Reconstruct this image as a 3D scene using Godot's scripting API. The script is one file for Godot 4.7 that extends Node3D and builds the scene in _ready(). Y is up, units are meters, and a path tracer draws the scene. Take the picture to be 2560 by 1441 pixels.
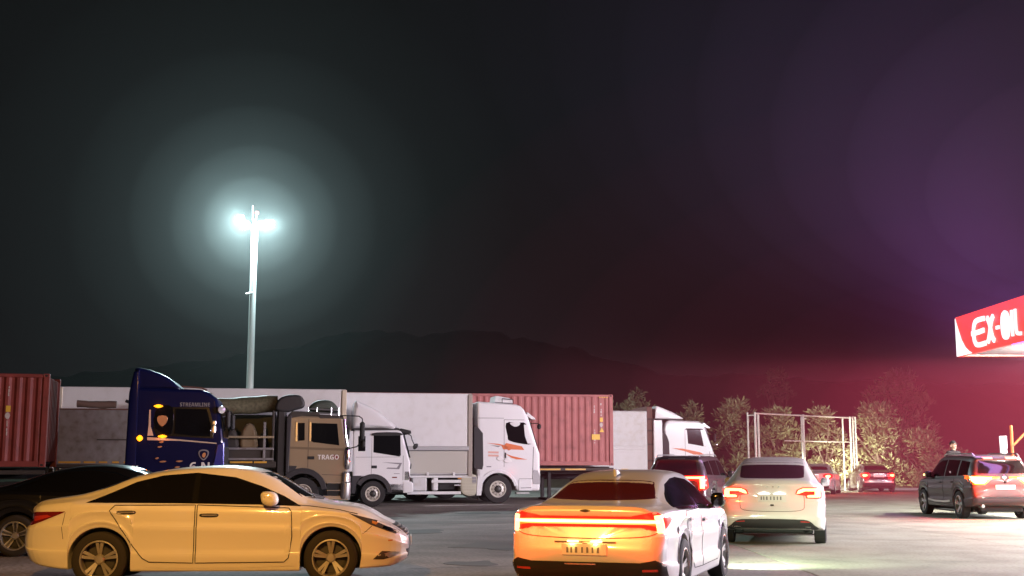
extends Node3D
# A motorway rest area at night: parked lorries, cars braking towards a filling station, a floodlight mast.

var M := {}
var used_names := {}
var rng := RandomNumberGenerator.new()

# ---------------------------------------------------------------- geometry collector
class Geo:
	var v := PackedVector3Array()
	var f := PackedInt32Array()          # outward = counter-clockwise

	func tri(a: int, b: int, c: int) -> void:
		f.append(a); f.append(b); f.append(c)

	func quad(a: int, b: int, c: int, d: int) -> void:
		tri(a, b, c); tri(a, c, d)

	func face_out(ids: Array, from: Vector3) -> void:
		var n := (v[ids[1]] - v[ids[0]]).cross(v[ids[2]] - v[ids[0]])
		if n.length_squared() < 1e-16 and ids.size() > 3:
			n = (v[ids[2]] - v[ids[0]]).cross(v[ids[3]] - v[ids[0]])
		var mid := Vector3.ZERO
		for i in ids: mid += v[i]
		mid /= ids.size()
		var flip := n.dot(mid - from) < 0.0
		for k in range(1, ids.size() - 1):
			if flip: tri(ids[0], ids[k + 1], ids[k])
			else: tri(ids[0], ids[k], ids[k + 1])

	func orient(fs: int) -> void:
		var vol := 0.0
		for k in range(fs, f.size(), 3):
			vol += v[f[k]].dot(v[f[k + 1]].cross(v[f[k + 2]]))
		if vol < 0.0: flip_from(fs)

	func flip_from(fs: int) -> void:
		for k in range(fs, f.size(), 3):
			var t := f[k + 1]
			f[k + 1] = f[k + 2]
			f[k + 2] = t

	func box(c: Vector3, s: Vector3, b := 0.0, basis := Basis.IDENTITY) -> Geo:
		var h := s * 0.5
		b = minf(b, minf(h.x, minf(h.y, h.z)) * 0.9)
		var st := v.size()
		if b <= 0.0:
			for i in 8:
				v.append(c + basis * Vector3(h.x if i & 1 else -h.x, h.y if i & 2 else -h.y, h.z if i & 4 else -h.z))
			for q in [[0, 1, 3, 2], [4, 5, 7, 6], [0, 1, 5, 4], [2, 3, 7, 6], [0, 2, 6, 4], [1, 3, 7, 5]]:
				face_out([st + q[0], st + q[1], st + q[2], st + q[3]], c)
			return self
		for i in 8:
			var sg := Vector3(1 if i & 1 else -1, 1 if i & 2 else -1, 1 if i & 4 else -1)
			v.append(c + basis * (sg * Vector3(h.x, h.y - b, h.z - b)))
			v.append(c + basis * (sg * Vector3(h.x - b, h.y, h.z - b)))
			v.append(c + basis * (sg * Vector3(h.x - b, h.y - b, h.z)))
			face_out([st + i * 3, st + i * 3 + 1, st + i * 3 + 2], c)
		for a in 3:
			for sd in 2:
				var ids := []
				for q in [[0, 0], [1, 0], [1, 1], [0, 1]]:
					var i: int = (sd << a) | (q[0] << ((a + 1) % 3)) | (q[1] << ((a + 2) % 3))
					ids.append(st + i * 3 + a)
				face_out(ids, c)
			for q in [[0, 0], [1, 0], [1, 1], [0, 1]]:   # edges along axis a
				var i0: int = (q[0] << ((a + 1) % 3)) | (q[1] << ((a + 2) % 3))
				var i1: int = i0 | (1 << a)
				face_out([st + i0 * 3 + (a + 1) % 3, st + i0 * 3 + (a + 2) % 3, st + i1 * 3 + (a + 2) % 3, st + i1 * 3 + (a + 1) % 3], c)
		return self

	func cyl(p0: Vector3, p1: Vector3, r0: float, r1 := -1.0, n := 12) -> Geo:
		if r1 < 0.0: r1 = r0
		var ax := (p1 - p0).normalized()
		var e := ax.cross(Vector3.UP if absf(ax.y) < 0.9 else Vector3.RIGHT).normalized()
		var g := ax.cross(e)
		var st := v.size()
		var mid := (p0 + p1) * 0.5
		for i in n:
			var a := TAU * i / n
			var d := e * cos(a) + g * sin(a)
			v.append(p0 + d * r0)
			v.append(p1 + d * r1)
		for i in n:
			var j := (i + 1) % n
			face_out([st + i * 2, st + j * 2, st + j * 2 + 1, st + i * 2 + 1], mid)
		var c0 := v.size()
		v.append(p0); v.append(p1)
		for i in n:
			var j := (i + 1) % n
			if r0 > 0.0: face_out([c0, st + i * 2, st + j * 2], mid)
			if r1 > 0.0: face_out([c0 + 1, st + i * 2 + 1, st + j * 2 + 1], mid)
		return self

	func tube(path: Array, r: float, n := 8) -> Geo:
		for i in path.size() - 1:
			cyl(path[i], path[i + 1], r, r, n)
		return self

	func lathe(prof: Array, o: Vector3, ax: Vector3, n := 24, closed := true) -> Geo:   # prof: Vector2(radius, along)
		var e := ax.cross(Vector3.UP if absf(ax.y) < 0.9 else Vector3.RIGHT).normalized()
		var g := ax.cross(e)
		var st := v.size()
		var fs := f.size()
		var m := prof.size()
		for i in n:
			var a := TAU * i / n
			var d := e * cos(a) + g * sin(a)
			for p in prof: v.append(o + d * p.x + ax * p.y)
		for i in n:
			var j := (i + 1) % n
			for k in (m if closed else m - 1):
				var l := (k + 1) % m
				quad(st + i * m + k, st + j * m + k, st + j * m + l, st + i * m + l)
		orient(fs)
		return self

	static func inset(poly: PackedVector2Array, d: float) -> PackedVector2Array:
		var n := poly.size()
		var ar := 0.0
		for i in n: ar += poly[i].cross(poly[(i + 1) % n])
		var sg := 1.0 if ar > 0.0 else -1.0
		var out := PackedVector2Array()
		for i in n:
			var a := (poly[i] - poly[(i + n - 1) % n]).normalized()
			var b := (poly[(i + 1) % n] - poly[i]).normalized()
			var na := Vector2(-a.y, a.x) * sg
			var nb := Vector2(-b.y, b.x) * sg
			var k := na + nb
			var den := 1.0 + na.dot(nb)
			if den < 0.3: k = k.normalized() * 1.3
			else: k = k / den
			out.append(poly[i] + k * d)
		return out

	func prism(poly: PackedVector2Array, z0: float, z1: float, bev := 0.0, steps := 1, far_bevel := true) -> Geo:   # polygon in x, y drawn out along z
		var n := poly.size()
		var fs := f.size()
		var tris := Geometry2D.triangulate_polygon(poly)
		var rings := []
		if bev > 0.0:
			if far_bevel:
				for k in steps + 1:
					var a := PI * 0.5 * k / steps
					rings.append([inset(poly, bev * (1.0 - sin(a))), z0 + bev * (1.0 - cos(a))])
			else: rings.append([poly, z0])
			for k in steps + 1:
				var a := PI * 0.5 * (steps - k) / steps
				rings.append([inset(poly, bev * (1.0 - sin(a))), z1 - bev * (1.0 - cos(a))])
		else:
			rings = [[poly, z0], [poly, z1]]
		var st := v.size()
		for r in rings:
			for p in r[0]: v.append(Vector3(p.x, p.y, r[1]))
		for k in rings.size() - 1:
			for i in n:
				var j := (i + 1) % n
				quad(st + k * n + i, st + k * n + j, st + (k + 1) * n + j, st + (k + 1) * n + i)
		var top := st + (rings.size() - 1) * n
		var ar := 0.0
		for i in n: ar += poly[i].cross(poly[(i + 1) % n])
		for k in range(0, tris.size(), 3):
			var a := tris[k]
			var b := tris[k + 1]
			var c := tris[k + 2]
			var t := (poly[b] - poly[a]).cross(poly[c] - poly[a])
			if (t > 0.0) != (ar > 0.0):
				var w := b
				b = c
				c = w
			tri(top + a, top + b, top + c)
			tri(st + a, st + c, st + b)
		orient(fs)
		return self

	func move(xf: Transform3D, from := 0) -> Geo:
		for i in range(from, v.size()): v[i] = xf * v[i]
		return self

	func mesh(crease := 35.0) -> ArrayMesh:
		var nf := f.size() / 3
		var fn := PackedVector3Array()
		fn.resize(nf)
		var un := PackedVector3Array()
		un.resize(nf)
		var head := PackedInt32Array()
		head.resize(v.size())
		head.fill(-1)
		var next := PackedInt32Array()
		next.resize(f.size())
		for k in nf:
			var n := (v[f[k * 3 + 1]] - v[f[k * 3]]).cross(v[f[k * 3 + 2]] - v[f[k * 3]])
			fn[k] = n
			un[k] = n.normalized()
			for c in 3:
				var i := f[k * 3 + c]
				next[k * 3 + c] = head[i]
				head[i] = k * 3 + c
		var cs := cos(deg_to_rad(crease))
		var pv := PackedVector3Array()
		var pn := PackedVector3Array()
		for k in nf:
			if fn[k].length_squared() < 1e-18: continue
			for c in [0, 2, 1]:
				var i := f[k * 3 + c]
				var n := Vector3.ZERO
				var h := head[i]
				while h >= 0:
					var q := h / 3
					if un[q].dot(un[k]) >= cs: n += fn[q]
					h = next[h]
				pv.append(v[i])
				pn.append(n.normalized() if n.length_squared() > 1e-18 else un[k])
		var arr := []
		arr.resize(Mesh.ARRAY_MAX)
		arr[Mesh.ARRAY_VERTEX] = pv
		arr[Mesh.ARRAY_NORMAL] = pn
		var am := ArrayMesh.new()
		am.add_surface_from_arrays(Mesh.PRIMITIVE_TRIANGLES, arr)
		return am

# ---------------------------------------------------------------- depth map of a body seen along one axis
class DMap:
	var u0 := 0.0
	var v0 := 0.0
	var cell := 0.015
	var nu := 0
	var nv := 0
	var d := PackedFloat32Array()

	func setup(a: float, b: float, c: float, e: float) -> void:
		u0 = a; v0 = c
		nu = int((b - a) / cell) + 2
		nv = int((e - c) / cell) + 2
		d.resize(nu * nv)
		d.fill(-1e6)

	func put(a: Vector3, b: Vector3, c: Vector3) -> void:    # x, y on the map, z the height
		var den := (b.x - a.x) * (c.y - a.y) - (c.x - a.x) * (b.y - a.y)
		if absf(den) < 1e-9: return
		var i0 := maxi(0, int(ceil((minf(a.x, minf(b.x, c.x)) - u0) / cell - 0.01)))
		var i1 := mini(nu - 1, int(floor((maxf(a.x, maxf(b.x, c.x)) - u0) / cell + 0.01)))
		var j0 := maxi(0, int(ceil((minf(a.y, minf(b.y, c.y)) - v0) / cell - 0.01)))
		var j1 := mini(nv - 1, int(floor((maxf(a.y, maxf(b.y, c.y)) - v0) / cell + 0.01)))
		for i in range(i0, i1 + 1):
			var x := u0 + i * cell
			for j in range(j0, j1 + 1):
				var y := v0 + j * cell
				var s := ((x - a.x) * (c.y - a.y) - (c.x - a.x) * (y - a.y)) / den
				var t := ((b.x - a.x) * (y - a.y) - (x - a.x) * (b.y - a.y)) / den
				if s < -0.02 or t < -0.02 or s + t > 1.02: continue
				var h := a.z + s * (b.z - a.z) + t * (c.z - a.z)
				var k := i * nv + j
				if h > d[k]: d[k] = h

	func at(u: float, w: float) -> float:
		var x := clampf((u - u0) / cell, 0.0, nu - 1.001)
		var y := clampf((w - v0) / cell, 0.0, nv - 1.001)
		var i := int(x)
		var j := int(y)
		var k := i * nv + j
		var q := [d[k], d[k + 1], d[k + nv], d[k + nv + 1]]
		if q[0] > -1e5 and q[1] > -1e5 and q[2] > -1e5 and q[3] > -1e5:
			return lerpf(lerpf(q[0], q[1], y - j), lerpf(q[2], q[3], y - j), x - i)
		for r in range(1, 14):
			var best := -1e6
			for a in range(-r, r + 1):
				for b in range(-r, r + 1):
					if maxi(absi(a), absi(b)) != r: continue
					var m := i + a
					var n := j + b
					if m >= 0 and n >= 0 and m < nu and n < nv: best = maxf(best, d[m * nv + n])
			for z in q: best = maxf(best, z)
			if best > -1e5: return best
		return 0.0

# ---------------------------------------------------------------- naming and scene helpers
func numbered(n: String) -> String:
	if not used_names.has(n):
		used_names[n] = 0
		return n
	used_names[n] += 1
	return "%s_%03d" % [n, used_names[n]]

func tag(o: Node, label := "", category := "", group := "", kind := "") -> Node:
	if label: o.set_meta("label", label)
	if category: o.set_meta("category", category)
	if group: o.set_meta("group", group)
	if kind: o.set_meta("kind", kind)
	return o

func thing(n: String, label: String, category: String, at := Vector3.ZERO, yaw := 0.0, group := "") -> Node3D:
	var o := Node3D.new()
	o.name = numbered(n)
	add_child(o)
	o.position = at
	o.rotation.y = deg_to_rad(yaw)
	tag(o, label, category, group)
	return o

func part(parent: Node, n: String, g, m: Material, crease := 35.0, label := "") -> MeshInstance3D:
	var o := MeshInstance3D.new()
	o.name = n
	o.mesh = g.mesh(crease) if g is Geo else g
	o.material_override = m
	parent.add_child(o, true)
	if label: o.set_meta("label", label)
	return o

func lin(r: float, g: float, b: float) -> Color:
	return Color(r, g, b).linear_to_srgb()

func mat(r: float, g: float, b: float, rough := 0.6, metal := 0.0, coat := 0.0) -> StandardMaterial3D:
	var m := StandardMaterial3D.new()
	m.albedo_color = lin(r, g, b)
	m.roughness = rough
	m.metallic = metal
	if coat > 0.0:
		m.clearcoat_enabled = true
		m.clearcoat = coat
		m.clearcoat_roughness = 0.09
	return m

func glow(r: float, g: float, b: float, e: float) -> StandardMaterial3D:
	var m := mat(minf(r, 0.8), minf(g, 0.8), minf(b, 0.8), 0.3)
	m.emission_enabled = true
	m.emission = lin(r, g, b)
	m.emission_energy_multiplier = e
	return m

func noise_tex(freq: float, oct: int, seed_: int, ramp: Array, size := 512, normal := 0.0) -> NoiseTexture2D:
	var n := FastNoiseLite.new()
	n.seed = seed_
	n.frequency = freq
	n.fractal_octaves = oct
	n.noise_type = FastNoiseLite.TYPE_SIMPLEX_SMOOTH
	var t := NoiseTexture2D.new()
	t.width = size
	t.height = size
	t.seamless = true
	t.noise = n
	if normal > 0.0:
		t.as_normal_map = true
		t.bump_strength = normal
	else:
		var g := Gradient.new()
		g.offsets = PackedFloat32Array(ramp.map(func(x): return x[0]))
		g.colors = PackedColorArray(ramp.map(func(x): return lin(x[1], x[2], x[3])))
		t.color_ramp = g
	return t

func tri_tex(m: StandardMaterial3D, t: Texture2D, per_m: float, world := false) -> void:
	m.albedo_texture = t
	m.uv1_triplanar = true
	m.uv1_world_triplanar = world
	m.uv1_scale = Vector3.ONE * per_m

func omni(parent: Node, at: Vector3, c: Color, e: float, size := 0.08) -> OmniLight3D:
	var l := OmniLight3D.new()
	l.name = "lamp_light"
	l.light_color = c
	l.light_energy = e
	l.light_size = size
	l.omni_range = 150.0
	l.omni_attenuation = 2.0
	l.shadow_enabled = true
	parent.add_child(l, true)
	l.position = at
	return l

func spot(parent: Node, at: Vector3, towards: Vector3, c: Color, e: float, angle: float, soft := 0.6) -> SpotLight3D:
	var l := SpotLight3D.new()
	l.name = "beam_light"
	l.light_color = c
	l.light_energy = e
	l.light_size = 0.06
	l.spot_angle = angle
	l.spot_angle_attenuation = soft
	l.spot_range = 120.0
	l.spot_attenuation = 2.0
	l.shadow_enabled = true
	parent.add_child(l, true)
	l.position = at
	var z := (at - towards).normalized()
	var x := Vector3.UP.cross(z).normalized()
	l.basis = Basis(x, z.cross(x), z)
	return l

# ---------------------------------------------------------------- curves, patches, strokes
func P(a: Array) -> PackedVector2Array:
	var o := PackedVector2Array()
	for i in range(0, a.size(), 2): o.append(Vector2(a[i], a[i + 1]))
	return o

func cv(p: PackedVector2Array, x: float) -> float:        # a smooth curve without overshoot
	var n := p.size()
	if x <= p[0].x: return p[0].y
	if x >= p[n - 1].x: return p[n - 1].y
	var i := 0
	while x > p[i + 1].x: i += 1
	var sl := func(k): return (p[k + 1].y - p[k].y) / (p[k + 1].x - p[k].x)
	var tan := func(k):
		if k == 0: return sl.call(0)
		if k == n - 1: return sl.call(n - 2)
		var a: float = sl.call(k - 1)
		var b: float = sl.call(k)
		return 0.0 if a * b <= 0.0 else 2.0 * a * b / (a + b)
	var h := p[i + 1].x - p[i].x
	var t := (x - p[i].x) / h
	return p[i].y * (1 + 2 * t) * (1 - t) * (1 - t) + h * tan.call(i) * t * (1 - t) * (1 - t) + p[i + 1].y * t * t * (3 - 2 * t) + h * tan.call(i + 1) * t * t * (t - 1)

func smooth_poly(p: PackedVector2Array, sub := 4) -> PackedVector2Array:     # closed Catmull-Rom
	var n := p.size()
	var o := PackedVector2Array()
	for i in n:
		for k in sub:
			o.append(p[i].cubic_interpolate(p[(i + 1) % n], p[(i + n - 1) % n], p[(i + 2) % n], float(k) / sub))
	return o

func smooth_line(p: PackedVector2Array, sub := 5) -> PackedVector2Array:
	var n := p.size()
	var o := PackedVector2Array()
	for i in n - 1:
		for k in sub:
			o.append(p[i].cubic_interpolate(p[i + 1], p[maxi(i - 1, 0)], p[mini(i + 2, n - 1)], float(k) / sub))
	o.append(p[n - 1])
	return o

func mirror_x(p: PackedVector2Array) -> PackedVector2Array:
	var o := PackedVector2Array()
	for i in range(p.size() - 1, -1, -1): o.append(Vector2(-p[i].x, p[i].y))
	return o

# A piece of surface over the polygon (u, v): f gives the point, dir the way it faces.
func patch(poly: PackedVector2Array, f: Callable, dir: Vector3, off := 0.004, thick := 0.012, step := 0.04, g: Geo = null) -> Geo:
	if g == null: g = Geo.new()
	var us := []
	var lo := 1e9
	var hi := -1e9
	for p in poly:
		lo = minf(lo, p.x)
		hi = maxf(hi, p.x)
		us.append(p.x)
	var k := int(ceil((hi - lo) / step))
	for i in k + 1: us.append(lo + (hi - lo) * i / k)
	us.sort()
	var cols := []
	for u in us:
		if cols.is_empty() or u - cols[-1] > 0.0015: cols.append(u)
	var ranges := []
	var tall := 0.0
	var n := poly.size()
	for u in cols:
		var a := 1e9
		var b := -1e9
		for i in n:
			var p := poly[i]
			var q := poly[(i + 1) % n]
			if minf(p.x, q.x) - 1e-6 <= u and u <= maxf(p.x, q.x) + 1e-6:
				if absf(q.x - p.x) < 1e-6:
					a = minf(a, minf(p.y, q.y)); b = maxf(b, maxf(p.y, q.y))
				else:
					var y: float = p.y + (q.y - p.y) * clampf((u - p.x) / (q.x - p.x), 0.0, 1.0)
					a = minf(a, y); b = maxf(b, y)
		ranges.append(Vector2(a, b))
		tall = maxf(tall, b - a)
	var m := clampi(int(ceil(tall / step)), 1, 40)
	var st := g.v.size()
	var fs := g.f.size()
	var nc := cols.size()
	for i in nc:
		for j in m + 1:
			g.v.append(f.call(cols[i], lerpf(ranges[i].x, ranges[i].y, float(j) / m)) + dir * off)
	for i in nc - 1:
		for j in m:
			var a := st + i * (m + 1) + j
			g.quad(a, a + m + 1, a + m + 2, a + 1)
	var edge := []
	for i in nc: edge.append(st + i * (m + 1))
	for j in range(1, m + 1): edge.append(st + (nc - 1) * (m + 1) + j)
	for i in range(nc - 2, -1, -1): edge.append(st + i * (m + 1) + m)
	for j in range(m - 1, 0, -1): edge.append(st + j)
	var bs := g.v.size()
	for e in edge: g.v.append(g.v[e] - dir * thick)
	var ne := edge.size()
	for i in ne:
		var j := (i + 1) % ne
		g.quad(edge[j], edge[i], bs + i, bs + j)
	var s := Vector3.ZERO
	for t in range(fs, fs + (nc - 1) * m * 6, 3):
		s += (g.v[g.f[t + 1]] - g.v[g.f[t]]).cross(g.v[g.f[t + 2]] - g.v[g.f[t]])
	if s.dot(dir) < 0.0: g.flip_from(fs)
	return g

# a narrow strip along a line of (u, v) points on a surface
func strip(line: PackedVector2Array, w: float, f: Callable, dir: Vector3, off := 0.003, g: Geo = null) -> Geo:
	if g == null: g = Geo.new()
	var st := g.v.size()
	var fs := g.f.size()
	var fine := PackedVector2Array()
	for i in line.size() - 1:
		var k := maxi(1, int(ceil(line[i].distance_to(line[i + 1]) / 0.03)) if line[i].distance_to(line[i + 1]) < 3.0 else 1)
		for j in k: fine.append(line[i].lerp(line[i + 1], float(j) / k))
	fine.append(line[line.size() - 1])
	line = fine
	var n := line.size()
	for i in n:
		var t := (line[mini(i + 1, n - 1)] - line[maxi(i - 1, 0)]).normalized()
		var q := Vector2(-t.y, t.x) * w * 0.5
		g.v.append(f.call(line[i].x + q.x, line[i].y + q.y) + dir * off)
		g.v.append(f.call(line[i].x - q.x, line[i].y - q.y) + dir * off)
	for i in n - 1:
		g.quad(st + i * 2, st + i * 2 + 1, st + i * 2 + 3, st + i * 2 + 2)
	var s := Vector3.ZERO
	for t in range(fs, g.f.size(), 3):
		s += (g.v[g.f[t + 1]] - g.v[g.f[t]]).cross(g.v[g.f[t + 2]] - g.v[g.f[t]])
	if s.dot(dir) < 0.0: g.flip_from(fs)
	return g

# a fat rounded stroke drawn out along z
func stroke(g: Geo, line: PackedVector2Array, w: float, z0: float, z1: float) -> Geo:
	for p in Geometry2D.offset_polyline(line, w * 0.5, Geometry2D.JOIN_ROUND, Geometry2D.END_ROUND):
		if not Geometry2D.is_polygon_clockwise(p):
			g.prism(p, z0, z1)
	return g

# ---------------------------------------------------------------- cars
# A car's own axes: x ahead, y up, z to its right; x = 0 midway between the axles.
func car_body(s: Dictionary) -> Dictionary:
	var xr: float = s.T[0].x
	var xf: float = s.T[s.T.size() - 1].x
	var arch_r: float = s.arch
	var wr: float = s.wheel_r
	var xs := []
	var fine: float = s.get("fine", 0.07)
	var k := int((xf - xr) / fine)
	for i in k + 1: xs.append(xr + (xf - xr) * i / k)
	for e in [0.008, 0.02, 0.04, 0.08, 0.13, 0.19]:
		xs.append(xr + e)
		xs.append(xf - e)
	for ax in s.axles:
		var na := 22 if fine < 0.1 else 12
		for i in na + 1: xs.append(ax - arch_r * cos(PI * i / na))
		xs.append(ax - arch_r - 0.003)
		xs.append(ax + arch_r + 0.003)
	xs.sort()
	var st := []
	for x in xs:
		if st.is_empty() or x - st[-1] > 0.0025: st.append(x)
	var g := Geo.new()
	var rows := 0
	var rear_k := func(x): return smoothstep(0.7, 0.0, x - xr)
	var front_k := func(x): return smoothstep(0.8, 0.0, xf - x)
	var rx: PackedVector2Array = s.rear_x
	var fx: PackedVector2Array = s.front_x
	var place := func(x: float, z: float, y: float) -> Vector3:
		return Vector3(x + rear_k.call(x) * cv(rx, y) - front_k.call(x) * cv(fx, y), y, z)
	var sub: int = s.get("sub", 4)
	for x in st:
		var top := cv(s.T, x)
		var sh := minf(cv(s.S, x), top - 0.02)
		var yb := cv(s.sill, x)
		for ax in s.axles:
			var q: float = arch_r * arch_r - (x - ax) * (x - ax)
			if q >= -1e-5: yb = maxf(yb, wr + sqrt(maxf(q, 0.0)))
		yb = minf(yb, sh - 0.08)
		var w := cv(s.W, x)
		var rw := minf(cv(s.Wr, x), w - 0.02)
		var cr := minf(s.crown, (top - sh) * 0.5)
		var hh := sh - yb
		var gl: float = s.get("glass_bulge", 0.014)
		var ctl := [Vector2(0, yb), Vector2(w - 0.18, yb), Vector2(w - 0.045, yb + 0.004), Vector2(w - 0.02, yb + minf(0.07, 0.14 * hh)), Vector2(w - 0.003, yb + 0.255 * hh), Vector2(w - 0.02, yb + 0.31 * hh), Vector2(w - 0.015, yb + 0.5 * hh),
			Vector2(w, yb + 0.655 * hh), Vector2(w - 0.017, yb + 0.7 * hh), Vector2(w - 0.026, sh - 0.08 * hh), Vector2(w - 0.058, sh), Vector2(lerpf(w - 0.06, rw, 0.5) + gl, lerpf(sh, top - cr, 0.5)), Vector2(rw, top - cr), Vector2(rw - 0.09, top - cr * 0.36), Vector2(rw * 0.5, top - cr * 0.07), Vector2(0, top)]
		var ring := []
		var nc := ctl.size()
		for i in nc - 1:
			for j in sub:
				var a: Vector2 = ctl[maxi(i - 1, 0)]
				var d: Vector2 = ctl[mini(i + 2, nc - 1)]
				if i == 0: a = Vector2(-ctl[1].x, ctl[1].y)
				if i == nc - 2: d = Vector2(-ctl[nc - 2].x, ctl[nc - 2].y)
				var p: Vector2
				if i <= 1: p = ctl[i].lerp(ctl[i + 1], float(j) / sub)
				else: p = ctl[i].cubic_interpolate(ctl[i + 1], a, d, float(j) / sub)
				ring.append(p)
		ring.append(ctl[nc - 1])
		var m := ring.size()
		rows = 2 * m - 2
		for i in m: g.v.append(place.call(x, ring[i].x, ring[i].y))
		for i in range(m - 2, 0, -1): g.v.append(place.call(x, -ring[i].x, ring[i].y))
	var ns := st.size()
	for i in ns - 1:
		for j in rows:
			var l := (j + 1) % rows
			g.quad(i * rows + j, i * rows + l, (i + 1) * rows + l, (i + 1) * rows + j)
	for e in 2:                                                   # the two ends
		var base := 0 if e == 0 else (ns - 1) * rows
		var x: float = st[0] if e == 0 else st[ns - 1]
		var lo := 1e9
		var hi := -1e9
		var half := rows / 2
		for j in rows:
			lo = minf(lo, g.v[base + j].y)
			hi = maxf(hi, g.v[base + j].y)
		var mid := (lo + hi) * 0.5
		var last := base
		for r in [[0.94, 0.012], [0.8, 0.022], [0.55, 0.03], [0.28, 0.034], [0.04, 0.035]]:
			var at := g.v.size()
			for j in rows:
				var p := g.v[base + j]
				var y: float = mid + (p.y - mid) * r[0]
				var q: Vector3 = place.call(x, p.z * r[0], y)
				q.x += r[1] * (-1.0 if e == 0 else 1.0) * s.get("bulge", 1.0)
				g.v.append(q)
			for j in rows:
				var l := (j + 1) % rows
				if e == 0: g.quad(last + j, at + j, at + l, last + l)
				else: g.quad(last + j, last + l, at + l, at + j)
			last = at
	g.orient(0)
	var side := DMap.new()
	side.setup(xr - 0.1, xf + 0.1, 0.0, 2.0)
	var rear := DMap.new()
	rear.setup(-1.1, 1.1, 0.0, 2.0)
	var front := DMap.new()
	front.setup(-1.1, 1.1, 0.0, 2.0)
	for t in range(0, g.f.size(), 3):
		var a := g.v[g.f[t]]
		var b := g.v[g.f[t + 1]]
		var c := g.v[g.f[t + 2]]
		var n := (b - a).cross(c - a)
		if n.z > 0.0: side.put(Vector3(a.x, a.y, a.z), Vector3(b.x, b.y, b.z), Vector3(c.x, c.y, c.z))
		if n.x < 0.0: rear.put(Vector3(a.z, a.y, -a.x), Vector3(b.z, b.y, -b.x), Vector3(c.z, c.y, -c.x))
		if n.x > 0.0: front.put(Vector3(a.z, a.y, a.x), Vector3(b.z, b.y, b.x), Vector3(c.z, c.y, c.x))
	var fr := func(u, w): return Vector3(u, w, side.at(u, w))
	var fl := func(u, w): return Vector3(u, w, -side.at(u, w))
	var fb := func(u, w): return Vector3(-rear.at(u, w), w, u)
	var ff := func(u, w): return Vector3(front.at(u, w), w, u)
	return {"geo": g, "right": fr, "left": fl, "rear": fb, "front": ff}

func on_side(b: Dictionary, right: bool) -> Array:
	return [b.right, Vector3(0, 0, 1)] if right else [b.left, Vector3(0, 0, -1)]

func side_patch(b: Dictionary, right: bool, p: PackedVector2Array, off := 0.004, thick := 0.012, step := 0.04, g: Geo = null) -> Geo:
	var q := on_side(b, right)
	return patch(p, q[0], q[1], off, thick, step, g)

func side_strip(b: Dictionary, right: bool, p: PackedVector2Array, w: float, off := 0.003, g: Geo = null) -> Geo:
	var q := on_side(b, right)
	return strip(p, w, q[0], q[1], off, g)

func rear_patch(b: Dictionary, p: PackedVector2Array, off := 0.004, thick := 0.012, step := 0.04, g: Geo = null) -> Geo:
	return patch(p, b.rear, Vector3(-1, 0, 0), off, thick, step, g)

func front_patch(b: Dictionary, p: PackedVector2Array, off := 0.004, thick := 0.012, step := 0.04, g: Geo = null) -> Geo:
	return patch(p, b.front, Vector3(1, 0, 0), off, thick, step, g)

var wheel_cache := {}

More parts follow.
